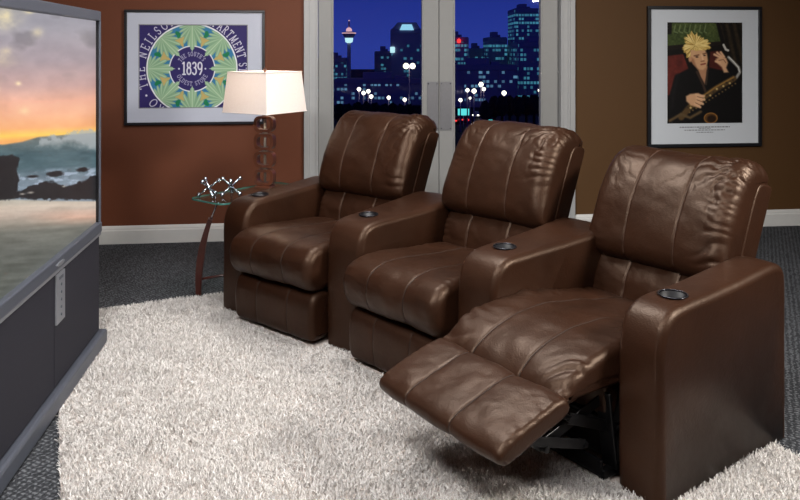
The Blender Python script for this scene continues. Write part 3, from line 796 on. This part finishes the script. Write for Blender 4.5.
def recliner(label, origin, phi, seat0, seat1, open_=False, seed=0):
    t = thing('recliner', label, 'recliner', (origin[0], origin[1], ZR), -R(phi), 'row of brown leather recliners')
    x0, x1 = seat0+.004, seat1-.004
    s1, s2 = x0+(x1-x0)*.31, x0+(x1-x0)*.69
    b = bmesh.new(); add_box(b, x0+.004, x1-.004, .06, .70, .03, .30, .01); obj('base_box', b, DARKCLOTH, t, False)
    if not open_:
        puffy('seat_cushion', [(-.045, .255), (-.10, .28), (-.128, .355), (-.105, .435), (-.03, .472), (.08, .478), (.22, .465), (.40, .452), (.56, .44), (.58, .36), (.56, .31), (.3, .30), (.06, .26)], x0, x1, LEATHER, t,
              er=.042, n=170, seams=(s1, s2), puff=.003, groove=.0015, wr=.007, wf=7, pucker=.004, pk=80, cross=[(.2, .468)], seed=seed, thread=SEAMDARK)
        puffy('front_panel', [(-.05, .02), (-.078, .03), (-.088, .13), (-.08, .215), (-.045, .248), (.02, .25), (.055, .23), (.055, .04), (.02, .02)], x0+.008, x1-.008, LEATHER, t,
              er=.03, n=110, seams=(s1, s2), puff=.003, groove=.0012, wr=.004, wf=6, seed=seed+5, thread=SEAMDARK)
        oy, oz, tl = .56, .405, T20
    else:
        puffy('seat_cushion', [(-.245, .318), (-.268, .342), (-.245, .375), (-.175, .418), (-.07, .452), (.05, .464), (.20, .448), (.40, .415), (.60, .39), (.63, .33), (.6, .28), (.3, .29), (.1, .32), (-.06, .345), (-.16, .335)], x0+.006, x1+.012, LEATHER, t,
              er=.03, n=180, seams=(s1, s2), puff=.005, groove=.002, wr=.012, wf=5, pucker=.020, pk=52, seed=seed, thread=SEAMDARK, pw=.075)
        fr = puffy('footrest', [(-.53, .245), (-.557, .268), (-.545, .298), (-.49, .322), (-.39, .350), (-.31, .370), (-.27, .368), (-.255, .335), (-.28, .312), (-.39, .285), (-.49, .252)], x0+.022, x1+.042, LEATHER, t,
              er=.018, n=130, seams=(s1, s2), puff=.005, groove=.0018, wr=.006, pucker=.003, pk=50, seed=seed+4, thread=SEAMDARK)
        puffy('leather_flap', [(.02, .20), (-.015, .22), (-.03, .30), (-.01, .37), (.03, .38), (.05, .3)], x0+.02, x1-.02, LEATHER, t, er=.012, n=70, puff=.003, wr=.004, seed=3)
        m = bmesh.new()
        for x in (x0+.035, x1-.035):
            add_box(m, x-.012, x+.012, -.03, .62, .012, .045, .003, 1)                 # floor rail
            add_bar(m, (x, .02, .04), (x, -.02, .30), .012, .06)
            add_bar(m, (x-.012, .0, .27), (x-.012, -.30, .20), .006, .034)
            add_bar(m, (x+.004, .05, .16), (x+.004, -.19, .26), .006, .034)
            add_bar(m, (x-.004, -.30, .20), (x-.004, -.40, .27), .006, .03)
            add_bar(m, (x+.010, -.12, .16), (x+.010, -.42, .262), .006, .03)
            add_bar(m, (x, -.29, .305), (x, -.49, .242), .022, .012)
            for p in ((.0, .27), (-.30, .20), (.05, .16), (-.19, .26), (-.12, .16), (-.40, .27)):
                add_lathe(m, [(0, -.018), (.010, -.018), (.010, .018), (0, .018)], 12, Matrix.Translation((x, p[0], p[1])) @ Matrix.Rotation(R(90), 4, 'Y'))
        for (y, z, r_) in ((-.02, .03, .016), (-.19, .26, .009), (-.30, .20, .009), (.05, .16, .012)):
            add_tube(m, [(x0+.03, y, z), (x1-.03, y, z)], r_, 10)
        add_box(m, x0+.03, x1-.03, -.035, -.02, .03, .075, .003, 1)
        add_tube(m, [(x0+.28, .02, .12), (x0+.30, -.05, .17), (x0+.34, -.12, .2)], .014, 10)
        obj('footrest_mechanism', m, BLACKMET, t, False)['label'] = 'black steel linkage under the raised footrest'
        oy, oz, tl = .595, .345, R(21)
    cushion_back(t, x0, x1, oy, oz, tl, seed, 0.03 if open_ else .012)
    return t
def row(phi): return np.array([math.cos(R(phi)), -math.sin(R(phi))])
PH = (39, 47, 54)
O1 = np.array([-.972, 4.10]); L0 = .19; S1, S2, S3 = .605, .605, .59
c1 = recliner('brown leather recliner next to the lamp table, first of the row', O1, PH[0], L0, L0+S1, False, 1)
armrest(c1, 0, L0, 0, seed=1); armrest(c1, L0+S1, .215, math.tan(R(PH[1]-PH[0])), seed=2)
p = O1+row(PH[0])*(L0+S1+.215)
c2 = recliner('brown leather recliner in the middle of the row with footrest closed', p, PH[1], 0, S2, False, 2)
armrest(c2, S2, .20, math.tan(R(PH[2]-PH[1])), seed=3)
p2 = p+row(PH[1])*(S2+.195)+np.array([-.004, .028])
c3 = recliner('brown leather recliner leaning back with its footrest raised', p2, PH[2], 0, S3, True, 3)
armrest(c3, S3, .165, 0, seed=4)

# rug pile: thousands of curled yarn strands, none beneath the furniture
def foot(Q, o, ang, x0, x1, y0, y1):
    d = Q-np.array(o[:2]); c, s = math.cos(ang), math.sin(ang)
    lx = d[:, 0]*c+d[:, 1]*s; ly = -d[:, 0]*s+d[:, 1]*c
    return (lx > x0) & (lx < x1) & (ly > y0) & (ly < y1)
NS = 330000
Q = np.c_[rng.uniform(-hw, hw, NS), rng.uniform(-hl, hl, NS)]
world = rc+Q[:, :1]*u_+Q[:, 1:]*v_
bad = foot(world, (-1.41, 3.61), TA, -TW, 0, 0, .62)
for o, ph, a_, b_ in ((O1, PH[0], 0, 1.02), (p, PH[1], -.03, .82), (p2, PH[2], -.03, .757)):
    bad |= foot(world, o, -R(ph), a_-.008, b_, -.008 if ph != PH[2] else -.0, .79)
for o, ph, a_, b_ in ((O1, PH[0], .19, .795), (p, PH[1], 0, S2)): bad |= foot(world, o, -R(ph), a_, b_, -.075, .1)
Q = Q[~bad]; NS = len(Q)
ang = rng.uniform(0, 2*np.pi, NS); ln = rng.uniform(.017, .029, NS); lean = rng.uniform(.25, 1.0, NS)
az2 = ang+rng.normal(0, 1.1, NS); K = 4
pts = np.zeros((NS, K, 3)); pts[:, 0, :2] = Q; pts[:, 0, 2] = ZR-.002
cl = 1+.25*vnoise(Q[:, 0]*9, Q[:, 1]*9)
for k in range(1, K):
    f = k/(K-1); a_ = ang+(az2-ang)*f
    tl = lean*(.35+.9*f)
    st = (ln/(K-1))[:, None]*np.stack([np.cos(a_)*np.sin(tl), np.sin(a_)*np.sin(tl), np.cos(np.minimum(tl, 1.75))*.85*cl], 1)
    pts[:, k] = pts[:, k-1]+st
side = np.stack([-np.sin(ang+.6), np.cos(ang+.6), rng.uniform(-.4, .4, NS)], 1)*(rng.uniform(.0011, .0019, NS))[:, None]
wk = np.array([1, 1.1, .95, .5])
V = np.stack([pts-side[:, None]*wk[None, :, None], pts+side[:, None]*wk[None, :, None]], 2).reshape(-1, 3)
base = (np.arange(NS)*K*2)[:, None, None]; kk = (np.arange(K-1)*2)[None, :, None]
F = (base+kk+np.array([0, 1, 3, 2])[None, None, :]).reshape(-1, 4)
me = bpy.data.meshes.new('pile'); me.vertices.add(len(V)); me.vertices.foreach_set('co', V.ravel())
me.loops.add(F.size); me.loops.foreach_set('vertex_index', F.ravel().astype(np.int32))
me.polygons.add(len(F)); me.polygons.foreach_set('loop_start', np.arange(0, F.size, 4, dtype=np.int32))
me.update(calc_edges=True); me.materials.append(SHAG)
me.shade_smooth()
tag(link(bpy.data.objects.new('pile', me), rug), kind='stuff')

# ------------------------------------------------------------------ side table with lamp and chrome jacks
ZT = .573
TB = (-1.215, 4.30); TPH = -R(37)
tb = thing('side_table', 'glass topped side table with curved mahogany legs left of the recliners', 'table', (TB[0], TB[1], 0), TPH)
bm = bmesh.new(); add_prism(bm, rrect(0, .30, 0, .68, .05), ZT-.011, ZT, .002)
for f in bm.faces:
    if abs(f.normal.z) < .5: f.material_index = 1
obj('glass_top', bm, [TABLEGLASS, GLASSEDGE], tb, False)
def curve_leg(fx, fy, tx, ty):
    L = bmesh.new(); n = 14; P = []
    for i in range(n+1):
        f = i/n; q = f**2.3
        P.append((fx+(tx-fx)*q*.62, fy+(ty-fy)*q*.62, .46*f))
    add_tube(L, P, [.019+.009*math.sin(math.pi*min(1, i/n*1.1)) for i in range(n+1)], 4)
    o = obj('leg', L, DARKWOOD, tb, True, 40)
    b = bmesh.new(); a_ = P[-2]
    add_tube(b, [(P[-2][0], P[-2][1], P[-2][2]), (tx-(tx-P[-1][0])*.1, ty-(ty-P[-1][1])*.1, ZT-.016)], .006, 10)
    add_lathe(b, [(0, -.004), (.016, -.004), (.016, .0), (0, .0)], 16, Matrix.Translation((tx, ty, ZT-.0115)))
    obj('bracket', b, CHROME, o)
curve_leg(.03, .05, .19, .06); curve_leg(.03, .63, .17, .60); curve_leg(.275, .34, .16, .34)
bm = bmesh.new(); add_tube(bm, [(.04+.0, .06, .10), (.16, .34, .105), (.04, .62, .10)], .007, 8); add_tube(bm, [(.16, .34, .105), (.27, .34, .10)], .007, 8)
obj('stretcher', bm, DARKWOOD, tb)

# lamp
lx, ly = -.835, 4.637
lamp = thing('table_lamp', 'table lamp with four stacked walnut rings and square white shade', 'lamp', (lx, ly, ZT), R(-12))
bm = bmesh.new(); add_box(bm, -.05, .05, -.05, .05, 0, .012, .003); obj('base', bm, WOOD, lamp, False)
for i in range(4):
    z0 = .014+i*.109; bm = bmesh.new(); t = bmesh.new()
    out = rrect(-.063, .063, z0, z0+.098, .034, 8); inn = rrect(-.045, .045, z0+.016, z0+.082, .026, 8)
    rings = []
    for (ring, y) in ((out, -.027), (out, .027), (inn, .027), (inn, -.027)): rings.append([t.verts.new((x, y, z)) for x, z in ring])
    for a_, b_ in zip(rings, rings[1:]+rings[:1]):
        for j in range(len(a_)): t.faces.new((a_[j], a_[(j+1) % len(a_)], b_[(j+1) % len(a_)], b_[j]))
    merge(bm, t); obj('ring', bm, WOOD, lamp, True, 40)
bm = bmesh.new(); add_tube(bm, [(0, 0, .012), (0, 0, .50)], .008, 12)
for i in range(1, 4): add_lathe(bm, [(0, .0), (.016, 0), (.016, .012), (0, .012)], 16, Matrix.Translation((0, 0, .0115+.109*i-.011+.0)))
obj('rod', bm, mat('satin_steel', srgb(176, 170, 160), .3, .7), lamp)
bm = bmesh.new(); add_lathe(bm, [(0, .445), (.02, .445), (.022, .455), (.014, .475), (.012, .50), (.018, .505), (.018, .55), (0, .55)], 20); obj('socket', bm, BRASS, lamp)
bm = bmesh.new(); add_lathe(bm, [(0, .55), (.014, .552), (.03, .59), (.026, .62), (0, .635)], 20); obj('bulb', bm, emis('warm_bulb', (1, .85, .65, 1), 4), lamp)
bm = bmesh.new(); add_tube(bm, [(0, .02, .51), (0, .05, .57), (0, .04, .66), (0, 0, .71)], .0025, 6); add_tube(bm, [(0, -.02, .51), (0, -.05, .57), (0, -.04, .66), (0, 0, .71)], .0025, 6)
obj('harp', bm, BRASS, lamp)
bm = bmesh.new(); add_lathe(bm, [(0, .70), (.01, .702), (.006, .715), (.011, .725), (.006, .738), (0, .74)], 16); obj('finial', bm, WOOD, lamp)
bm = bmesh.new(); t = bmesh.new(); zb, zt = .465, .715
th_ = .003; hb, ht = .184, .162
def sq(h, z, r): return [t.verts.new((x, y, z)) for x, y in rrect(-h, h, -h, h, r, 4)]
ro, ri, to, ti = sq(hb, zb, .008), sq(hb-th_, zb, .006), sq(ht, zt, .008), sq(ht-th_, zt, .006)
for a_, b_ in ((ro, to), (to, ti), (ti, ri), (ri, ro)):
    for j in range(len(a_)): t.faces.new((a_[j], a_[(j+1) % len(a_)], b_[(j+1) % len(a_)], b_[j]))
bmesh.ops.transform(t, matrix=Matrix.Rotation(R(70), 4, 'Z'), verts=t.verts[:])
merge(bm, t); sh = obj('lamp_shade', bm, SHADE, lamp, True, 40)
bm = bmesh.new(); Mr = Matrix.Rotation(R(70), 4, 'Z')
for h, z in ((hb, zb+.003), (ht, zt-.003)):
    add_tube(bm, [tuple(Mr @ Vector((x, y, z))) for x, y in rrect(-h, h, -h, h, .008, 4)], .0035, 6, closed=True)
obj('shade_trim', bm, SHADE, sh)

def jack(name, label, x, y, rot, r=.070):
    # six chrome rods with ball ends, standing on three of them
    o = thing(name, label, 'ornament', (x, y, ZT), rot, 'chrome jack ornaments')
    q = Vector((1, 1, 1)).normalized().rotation_difference(Vector((0, 0, 1)))
    rb = .0125; cz = r/math.sqrt(3)+rb
    for d in ((1, 0, 0), (-1, 0, 0), (0, 1, 0), (0, -1, 0), (0, 0, 1), (0, 0, -1)):
        d = q @ Vector(d); c = Vector((0, 0, cz)); bm = bmesh.new()
        add_tube(bm, [tuple(c), tuple(c+d*r*.5), tuple(c+d*r)], [.0085, .0055, .007], 10)
        t = bmesh.new(); bmesh.ops.create_icosphere(t, subdivisions=3, radius=rb); merge(bm, t, Matrix.Translation(c+d*r))
        t = bmesh.new(); bmesh.ops.create_icosphere(t, subdivisions=2, radius=rb*.62); merge(bm, t, Matrix.Translation(c+d*r*.55))
        obj('rod', bm, CHROME, o)
    t = bmesh.new(); bmesh.ops.create_icosphere(t, subdivisions=3, radius=.014); b = bmesh.new(); merge(b, t, Matrix.Translation((0, 0, cz))); obj('hub', b, CHROME, o)
    return o
jack('jack_ornament', 'shiny chrome jack ornament at the left tip of the glass table', -1.105, 4.335, R(20))
jack('jack_ornament', 'shiny chrome jack ornament on the glass table nearer the recliner arm', -.985, 4.375, R(55))

# ------------------------------------------------------------------ the night city beyond the door
GZ = -15.0
def at(px, py, Dd): return ((px-400)/750*Dd, Dd, 1.42-(py-50)/750*Dd)
def facade(name, cw, ch, frac, col, strength, wall=srgb(178, 160, 190), rowlit=0.0):
    k = NT(name); p = k.p
    sp = k.n.new('ShaderNodeSeparateXYZ'); k.link(k.coord(), sp.inputs[0])
    h = k.math('DIVIDE', k.math('ADD', sp.outputs['X'], sp.outputs['Y']), cw); v = k.math('DIVIDE', sp.outputs['Z'], ch)
    cb = k.n.new('ShaderNodeCombineXYZ'); k.link(k.math('FLOOR', h), cb.inputs[0]); k.link(k.math('FLOOR', v), cb.inputs[1])
    wn = k.n.new('ShaderNodeTexWhiteNoise'); wn.noise_dimensions = '2D'; k.link(cb.outputs[0], wn.inputs['Vector'])
    rn = k.n.new('ShaderNodeTexWhiteNoise'); rn.noise_dimensions = '1D'; k.link(k.math('FLOOR', v), rn.inputs['W'])
    lit = k.math('LESS_THAN', k.math('MULTIPLY', wn.outputs['Value'], k.math('MULTIPLY_ADD', rn.outputs['Value'], 1.2, .4)), frac)
    ins = k.math('MULTIPLY', k.math('GREATER_THAN', k.math('FRACT', h), .28), k.math('GREATER_THAN', k.math('FRACT', v), .42))
    geo = k.n.new('ShaderNodeNewGeometry'); sn = k.n.new('ShaderNodeSeparateXYZ'); k.link(geo.outputs['Normal'], sn.inputs[0])
    ins = k.math('MULTIPLY', ins, k.math('LESS_THAN', k.math('ABSOLUTE', sn.outputs['Z']), .5))
    e = k.math('MULTIPLY', k.math('MULTIPLY', lit, ins), k.math('MULTIPLY_ADD', wn.outputs['Color'], .8, .35))
    p.inputs['Base Color'].default_value = wall; p.inputs['Roughness'].default_value = .7
    p.inputs['Emission Color'].default_value = col
    k.link(k.math('MULTIPLY', e, strength), p.inputs['Emission Strength'])
    return k.m
TEAL = srgb(90, 190, 215)
F_A = facade('office_facade', 1.0, 1.4, .46, TEAL, .4); F_B = facade('dense_office_facade', 1.0, 1.4, .62, TEAL, .42)
F_C = facade('dark_facade', 1.1, 1.4, .12, TEAL, .35); F_D = facade('low_facade', 1.1, 1.3, .2, srgb(120, 180, 215), .5)
ROOF = mat('night_roof', srgb(170, 155, 185), .8)
CROWNLIT = emis('lit_crown', srgb(150, 215, 245), 1.0); PINKLIT = emis('pink_beacon', srgb(240, 190, 200), .9); REDLIT = emis('red_beacon', srgb(255, 60, 60), 1.6)
BANDLIT = emis('lit_band', srgb(190, 240, 250), 1.1); LAMPLIT = emis('street_lamp_glow', (1, .97, .8, 1), 3.0); TEALLIT = emis('teal_sign', srgb(90, 220, 220), 1.2)
def building(label, px0, px1, ptop, Dd, m, dep=18, steps=(), name='office_tower'):
    x0, _, zt = at(px0, ptop, Dd); x1 = at(px1, ptop, Dd)[0]; cx = (x0+x1)/2; w = (x1-x0)/2
    t = thing(name, label, 'building', (cx, Dd, GZ)); h = zt-GZ
    bm = bmesh.new(); add_box(bm, -w, w, 0, dep, 0, h, .25, 1)
    n = max(2, int(w*2/5))
    for i in range(n+1): add_box(bm, -w+2*w*i/n-.2, -w+2*w*i/n+.2, -.3, 0, 0, h)       # piers
    obj('body', bm, m, t, False)
    bm = bmesh.new(); add_box(bm, -w*1.01, w*1.01, -.4, dep+.3, h-1.2, h+.3, .1, 1)
    add_box(bm, -w*.4, w*.25, dep*.3, dep*.7, h, h+2.2, .1, 1); add_box(bm, w*.3, w*.55, dep*.3, dep*.6, h, h+1.2, .1, 1)
    obj('roof', bm, ROOF, t, False)
    for (a, b, q) in steps:                             # lower shoulder: px range and top
        xa, _, zs = at(a, q, Dd); xb = at(b, q, Dd)[0]
        bm = bmesh.new(); add_box(bm, xa-cx, xb-cx, 2, dep-2, 0, zs-GZ, .2, 1); obj('wing', bm, m, t, False)
    return t, w, h
building('low teal lit block left of the slim tower', 318, 345.5, 59, 262, F_A)
building('dark stepped block between the slim tower and the domed office', 375, 391, 52, 282, F_C, steps=((368, 376, 77),))
t, w, h = building('big dark office tower with chamfered glowing crown', 391, 421, 30, 250, F_C)
bm = bmesh.new(); t2 = bmesh.new()
b0 = [t2.verts.new(c) for c in ((-w, 0, h), (w, 0, h), (w, 16, h), (-w, 16, h))]; b1 = [t2.verts.new(c) for c in ((-w*.55, 2, h+2.6), (w*.7, 2, h+2.6), (w*.7, 14, h+2.6), (-w*.55, 14, h+2.6))]
for i in range(4): t2.faces.new((b0[i], b0[(i+1) % 4], b1[(i+1) % 4], b1[i]))
t2.faces.new(b1); merge(bm, t2); cr = obj('crown', bm, ROOF, t, False)
bm = bmesh.new(); add_prism(bm, [(-w*.42, 0), (w*.52, 0), (w*.38, 1.9), (-w*.26, 1.9)], 0, .6, 0, Matrix.Translation((0, -.2, h-.1)) @ Matrix.Rotation(R(78), 4, 'X')); obj('crown_light', bm, CROWNLIT, cr, False)
bm = bmesh.new(); add_box(bm, -w-.3, -w+1.3, -.6, .4, h-7.6, h-5.6, .2, 1); obj('sign_light', bm, BANDLIT, t, False)
tbk, _, hb_ = building('teal lit office block under a red beacon right of the door stile', 446, 468, 38, 235, F_B)
building('small dim block behind the street lamps', 470, 484.5, 49, 270, F_C)
building('slim office tower with banded teal windows', 489, 506.5, 38, 250, F_A)
building('tallest office tower at right with densely lit floors', 515, 538, 9, 270, F_B, steps=((536, 541, 14),))
building('dark office slab standing in front of the tallest tower', 519, 560, 43, 225, F_A)
building('narrow dark block left of the tallest tower', 511, 518.5, 46, 247, F_C)
building('long low building across the street left of the stile', 335, 426, 80, 222, F_D, 10, name='low_building')
building('long low building beneath the towers right of the stile', 446, 517, 66, 214, F_D, 10, name='low_building')
bm = bmesh.new(); bx_ = at(459, 41, 234)[0]-at(457, 41, 235)[0]
add_lathe(bm, [(0, hb_-1.6), (.55, hb_-1.4), (.6, hb_-.6), (0, hb_-.1)], 12, Matrix.Translation((bx_, -.9, 0))); obj('red_beacon', bm, REDLIT, tbk)
# observation tower
x, y, _ = at(349, 30, 245)
tw = thing('observation_tower', 'slim concrete tower with glowing round pod and antenna', 'tower', (x, y, GZ))
Z = lambda py: at(349, py, 245)[2]-GZ; q = 245/750
bm = bmesh.new(); add_lathe(bm, [(2.6*q, 0), (2.0*q, Z(80)), (1.7*q, Z(43)), (0, Z(42))], 20); obj('shaft', bm, ROOF, tw)
bm = bmesh.new(); add_lathe(bm, [(1.7*q, Z(43)), (3.6*q, Z(42)), (4.2*q, Z(38)), (0, Z(38))], 24); obj('lit_band', bm, BANDLIT, tw)
bm = bmesh.new(); add_lathe(bm, [(4*q, Z(38)), (6.8*q, Z(34)), (7*q, Z(32.6)), (3*q, Z(31.6)), (0, Z(31.5))], 28); obj('pod', bm, ROOF, tw)
bm = bmesh.new(); add_lathe(bm, [(7.05*q, Z(33.6)), (7.15*q, Z(33.2)), (7.05*q, Z(32.7))], 28, cap=False); add_lathe(bm, [(3*q, Z(31.4)), (2.8*q, Z(29)), (1.2*q, Z(27.6)), (0, Z(27.4))], 20); obj('pod_light', bm, PINKLIT, tw)
bm = bmesh.new(); add_tube(bm, [(0, 0, Z(28)), (0, 0, Z(21))], .25, 8); an = obj('antenna', bm, ROOF, tw)
bm = bmesh.new(); add_lathe(bm, [(0, Z(21.2)), (.35, Z(20.6)), (0, Z(19.8))], 10); obj('beacon', bm, PINKLIT, an)
# street lamps
def street_lamp(px, py, label, group, r=.42, heads=1, Dd=150):
    x, y, z = at(px, py, Dd); t = thing('street_lamp', label, 'street lamp', (x, y, GZ), 0, group); z -= GZ
    bm = bmesh.new(); add_tube(bm, [(0, 0, 0), (0, 0, z*.6), (0, 0, z+.2)], [.16, .12, .08], 8)
    if heads == 2: add_tube(bm, [(-.7, 0, z+.1), (0, 0, z+.3), (.7, 0, z+.1)], .07, 6)
    obj('pole', bm, ROOF, t)
    for hx in ((0,) if heads == 1 else (-.65, .65)):
        bm = bmesh.new(); add_lathe(bm, [(0, z-r), (r*.7, z-r*.7), (r, z), (r*.7, z+r*.7), (0, z+r)], 14, Matrix.Translation((hx, -.1, 0))); obj('lamp_head', bm, LAMPLIT, t)
street_lamp(409.3, 66, 'tall twin headed street lamp glowing before the dark office tower', 'street lamps', .6, 2)
for px, py in ((359, 89.2), (363.6, 93), (368.4, 91.3), (371.2, 96.5)): street_lamp(px, py, 'round glowing street lamp in the cluster of four under the slim tower', 'street lamps under the slim tower')
for px, py, lb in ((388.7, 97.6, 'round street lamp glowing left of the tall twin lamp'), (404.7, 99.6, 'round street lamp glowing low right under the twin lamp'), (423, 95.8, 'street lamp glowing at the edge of the door stile'),
                   (504, 93, 'bright street lamp above the trees under the banded tower'), (460.4, 100, 'low street lamp beside the door stile above the road'), (470, 98, 'small low street lamp right of the road'), (539, 90.3, 'lone small street lamp at the right edge of the right pane')):
    street_lamp(px, py, lb, 'street lamps', .5 if px == 504 else .26 if px in (470, 539) else .4)
for px, py in ((467.4, 90.2), (474, 91), (481, 84.4), (483.8, 89)): street_lamp(px, py, 'round glowing street lamp in the cluster of four over the road', 'street lamps over the road', .5 if px in (474, 481) else .4)
# trees, road, cars
LEAF = mat('night_foliage', srgb(26, 34, 30), .9, 0, 1.2, .4, 1, .3); BARK = mat('night_bark', srgb(30, 26, 24), .9)
def tree(px, py, Dd, rpx, label, group):
    x, y, z = at(px, py, Dd); r = rpx*Dd/750; h = z-GZ
    t = thing('tree', label, 'tree', (x, y, GZ), random.uniform(0, 6), group)
    bm = bmesh.new(); bmesh.ops.create_icosphere(bm, subdivisions=4, radius=1)
    co = np.array([v.co[:] for v in bm.verts]); dn = 1+.35*fbm(co[:, 0]*2.2+px, co[:, 1]*2.2, co[:, 2]*2.2, 4)
    for v, k in zip(bm.verts, dn): v.co = Vector((v.co.x*r*k, v.co.y*r*k, h-1.5*r+v.co.z*r*1.5*k))
    obj('crown', bm, LEAF, t)
    bm = bmesh.new(); add_tube(bm, [(0, 0, 0), (.1, 0, h-2*r)], [.3, .2], 8); obj('trunk', bm, BARK, t)
for i, px in enumerate((330, 339, 348, 357, 366, 375, 384, 393, 402, 411, 420)): tree(px, 103.5+random.uniform(-1.5, 2), (112, 118)[i % 2], 6, 'dark tree crown in the row under the left half of the city lights', 'trees below the left pane')
for i, (px, py) in enumerate(((486, 101), (494, 98), (502, 97), (510, 97), (518, 96), (526, 95), (534, 96), (542, 97), (550, 98))): tree(px, py+random.uniform(-1, 1), (114, 122)[i % 2], 6.5, 'dark tree crown in the bank under the right half of the city lights', 'trees below the right pane')
bm = bmesh.new(); t = bmesh.new(); bmesh.ops.create_grid(t, x_segments=40, y_segments=40, size=1)
for v in t.verts: v.co = Vector((v.co.x*260, 330+v.co.y*310, GZ+.0))
merge(bm, t); tag(obj('ground', bm, mat('night_ground', srgb(30, 30, 38), .95, 0, .05, .3)), 'dark ground outside below the window', kind='structure')
bm = bmesh.new(); add_prism(bm, [(8, 150), (20, 186), (40, 186), (30, 150)], GZ, GZ+.05); tag(obj('road', bm, mat('asphalt', srgb(40, 40, 46), .7)), 'dark road outside below the window', kind='structure')
def car(px, py, Dd, col, label, lit, rz):
    x, y, _ = at(px, py, Dd); c = thing('car', label, 'car', (x, y, GZ+.05), rz, 'cars on the road')
    bm = bmesh.new(); t = bmesh.new()
    pr = [(-2.2, .3), (-2.2, .85), (-1.7, 1.0), (-1.0, 1.45), (.5, 1.45), (1.1, 1.0), (2.0, .9), (2.2, .6), (2.2, .3)]
    a_ = [t.verts.new((x_, -.85, z_)) for x_, z_ in pr]; b_ = [t.verts.new((x_, .85, z_)) for x_, z_ in pr]
    for i in range(len(pr)): j = (i+1) % len(pr); t.faces.new((a_[i], a_[j], b_[j], b_[i]))
    t.faces.new(a_); t.faces.new(b_[::-1]); merge(bm, t); obj('body', bm, col, c, False)
    for wx in (-1.35, 1.35):
        for wy in (-.8, .8):
            w_ = bmesh.new(); add_lathe(w_, [(0, -.1), (.32, -.1), (.32, .1), (0, .1)], 14, Matrix.Translation((wx, wy, .32)) @ Matrix.Rotation(R(90), 4, 'X')); obj('wheel', w_, BLACKFRAME, c, True, 40)
    for wy in (-.6, .6):
        l_ = bmesh.new(); add_box(l_, -2.3, -2.16, wy-.25, wy+.25, .6, .9, .03, 1); obj('tail_light', l_, REDLIT if lit == 'red' else LAMPLIT, c, False)
PAINT = mat('car_paint_red', srgb(120, 24, 30), .3); PAINT2 = mat('car_paint_silver', srgb(170, 172, 180), .3)
car(456, 121.5, 168, PAINT, 'small dark red car leftmost on the road outside', 'red', R(70)); car(468, 121, 170, PAINT, 'small dark red car on the road outside, right of the other red one', 'red', R(70))
car(478, 116.5, 182, PAINT2, 'small silver car on the road outside', 'white', R(70))
def sign(px, py, label, w=1.2, h=.7, Dd=160):
    x, y, z = at(px, py, Dd); t = thing('lit_sign', label, 'sign', (x, y, GZ), 0); z -= GZ
    bm = bmesh.new(); add_tube(bm, [(0, 0, 0), (0, 0, z)], .09, 8); obj('post', bm, ROOF, t)
    bm = bmesh.new(); add_box(bm, -w, w, -.2, .05, z-h, z+h, .06, 1); obj('face', bm, TEALLIT, t, False)
sign(463.5, 112, 'teal glowing road sign beside the door stile'); sign(490, 121.8, 'small teal glowing road sign at the foot of the trees', .55, .45)

# ------------------------------------------------------------------ light
wd = bpy.data.worlds.new('dusk'); S.world = wd; wd.use_nodes = True
nt = wd.node_tree; bg = nt.nodes['Background']
tc = nt.nodes.new('ShaderNodeTexCoord'); sp = nt.nodes.new('ShaderNodeSeparateXYZ'); rp = nt.nodes.new('ShaderNodeValToRGB')
nt.links.new(tc.outputs['Generated'], sp.inputs[0]); nt.links.new(sp.outputs['Z'], rp.inputs[0]); nt.links.new(rp.outputs[0], bg.inputs[0])
rp.color_ramp.elements[0].color = srgb(40, 58, 148); rp.color_ramp.elements[1].color = srgb(14, 18, 60)
rp.color_ramp.elements[0].position = 0; rp.color_ramp.elements[1].position = .5
e = rp.color_ramp.elements.new(.08); e.color = srgb(31, 46, 132)
bg.inputs[1].default_value = 1.0

def area(name, loc, target, size, power, col=(1, 1, 1), sy=None, spread=180):
    l = bpy.data.lights.new(name, 'AREA'); l.energy = power; l.color = col; l.size = size
    if sy: l.shape = 'RECTANGLE'; l.size_y = sy
    l.spread = R(spread)
    o = bpy.data.objects.new(name, l); link(o); o.location = loc
    o.rotation_euler = (Vector(target)-Vector(loc)).to_track_quat('-Z', 'Y').to_euler()
    return o
area('studio_light_key', (-.9, 1.3, 2.62), (-.4, 3.8, .3), .5, 70, (1, .98, .96))  # unseen photographer's softbox, placed to suit the television and lamp shadows
area('studio_light_right', (2.9, 1.7, 2.3), (.7, 3.0, .4), .5, 80, (1, .95, .88), spread=140)  # unseen studio strobe lighting the right-hand sides of the recliners
area('studio_light_over', (-.1, 3.5, 2.7), (-.1, 3.5, 0), .9, 60, (1, .98, .96))  # unseen studio softbox added overhead to light the tops of the cushions
area('studio_light_fill', (.2, .6, 2.7), (.2, .6, 0), 1.4, 60, (1, .99, .98))  # added fill softbox, unseen, no fitting of the room
l = bpy.data.lights.new('bulb_light', 'POINT'); l.energy = 5; l.color = (1, .84, .66); l.shadow_soft_size = .03
o = bpy.data.objects.new('bulb_light', l); link(o); o.location = (lx, ly, ZT+.66)

S.view_settings.view_transform = 'Standard'; S.view_settings.look = 'None'; S.view_settings.gamma = 1
S.view_settings.use_curve_mapping = False; S.view_settings.exposure = 0
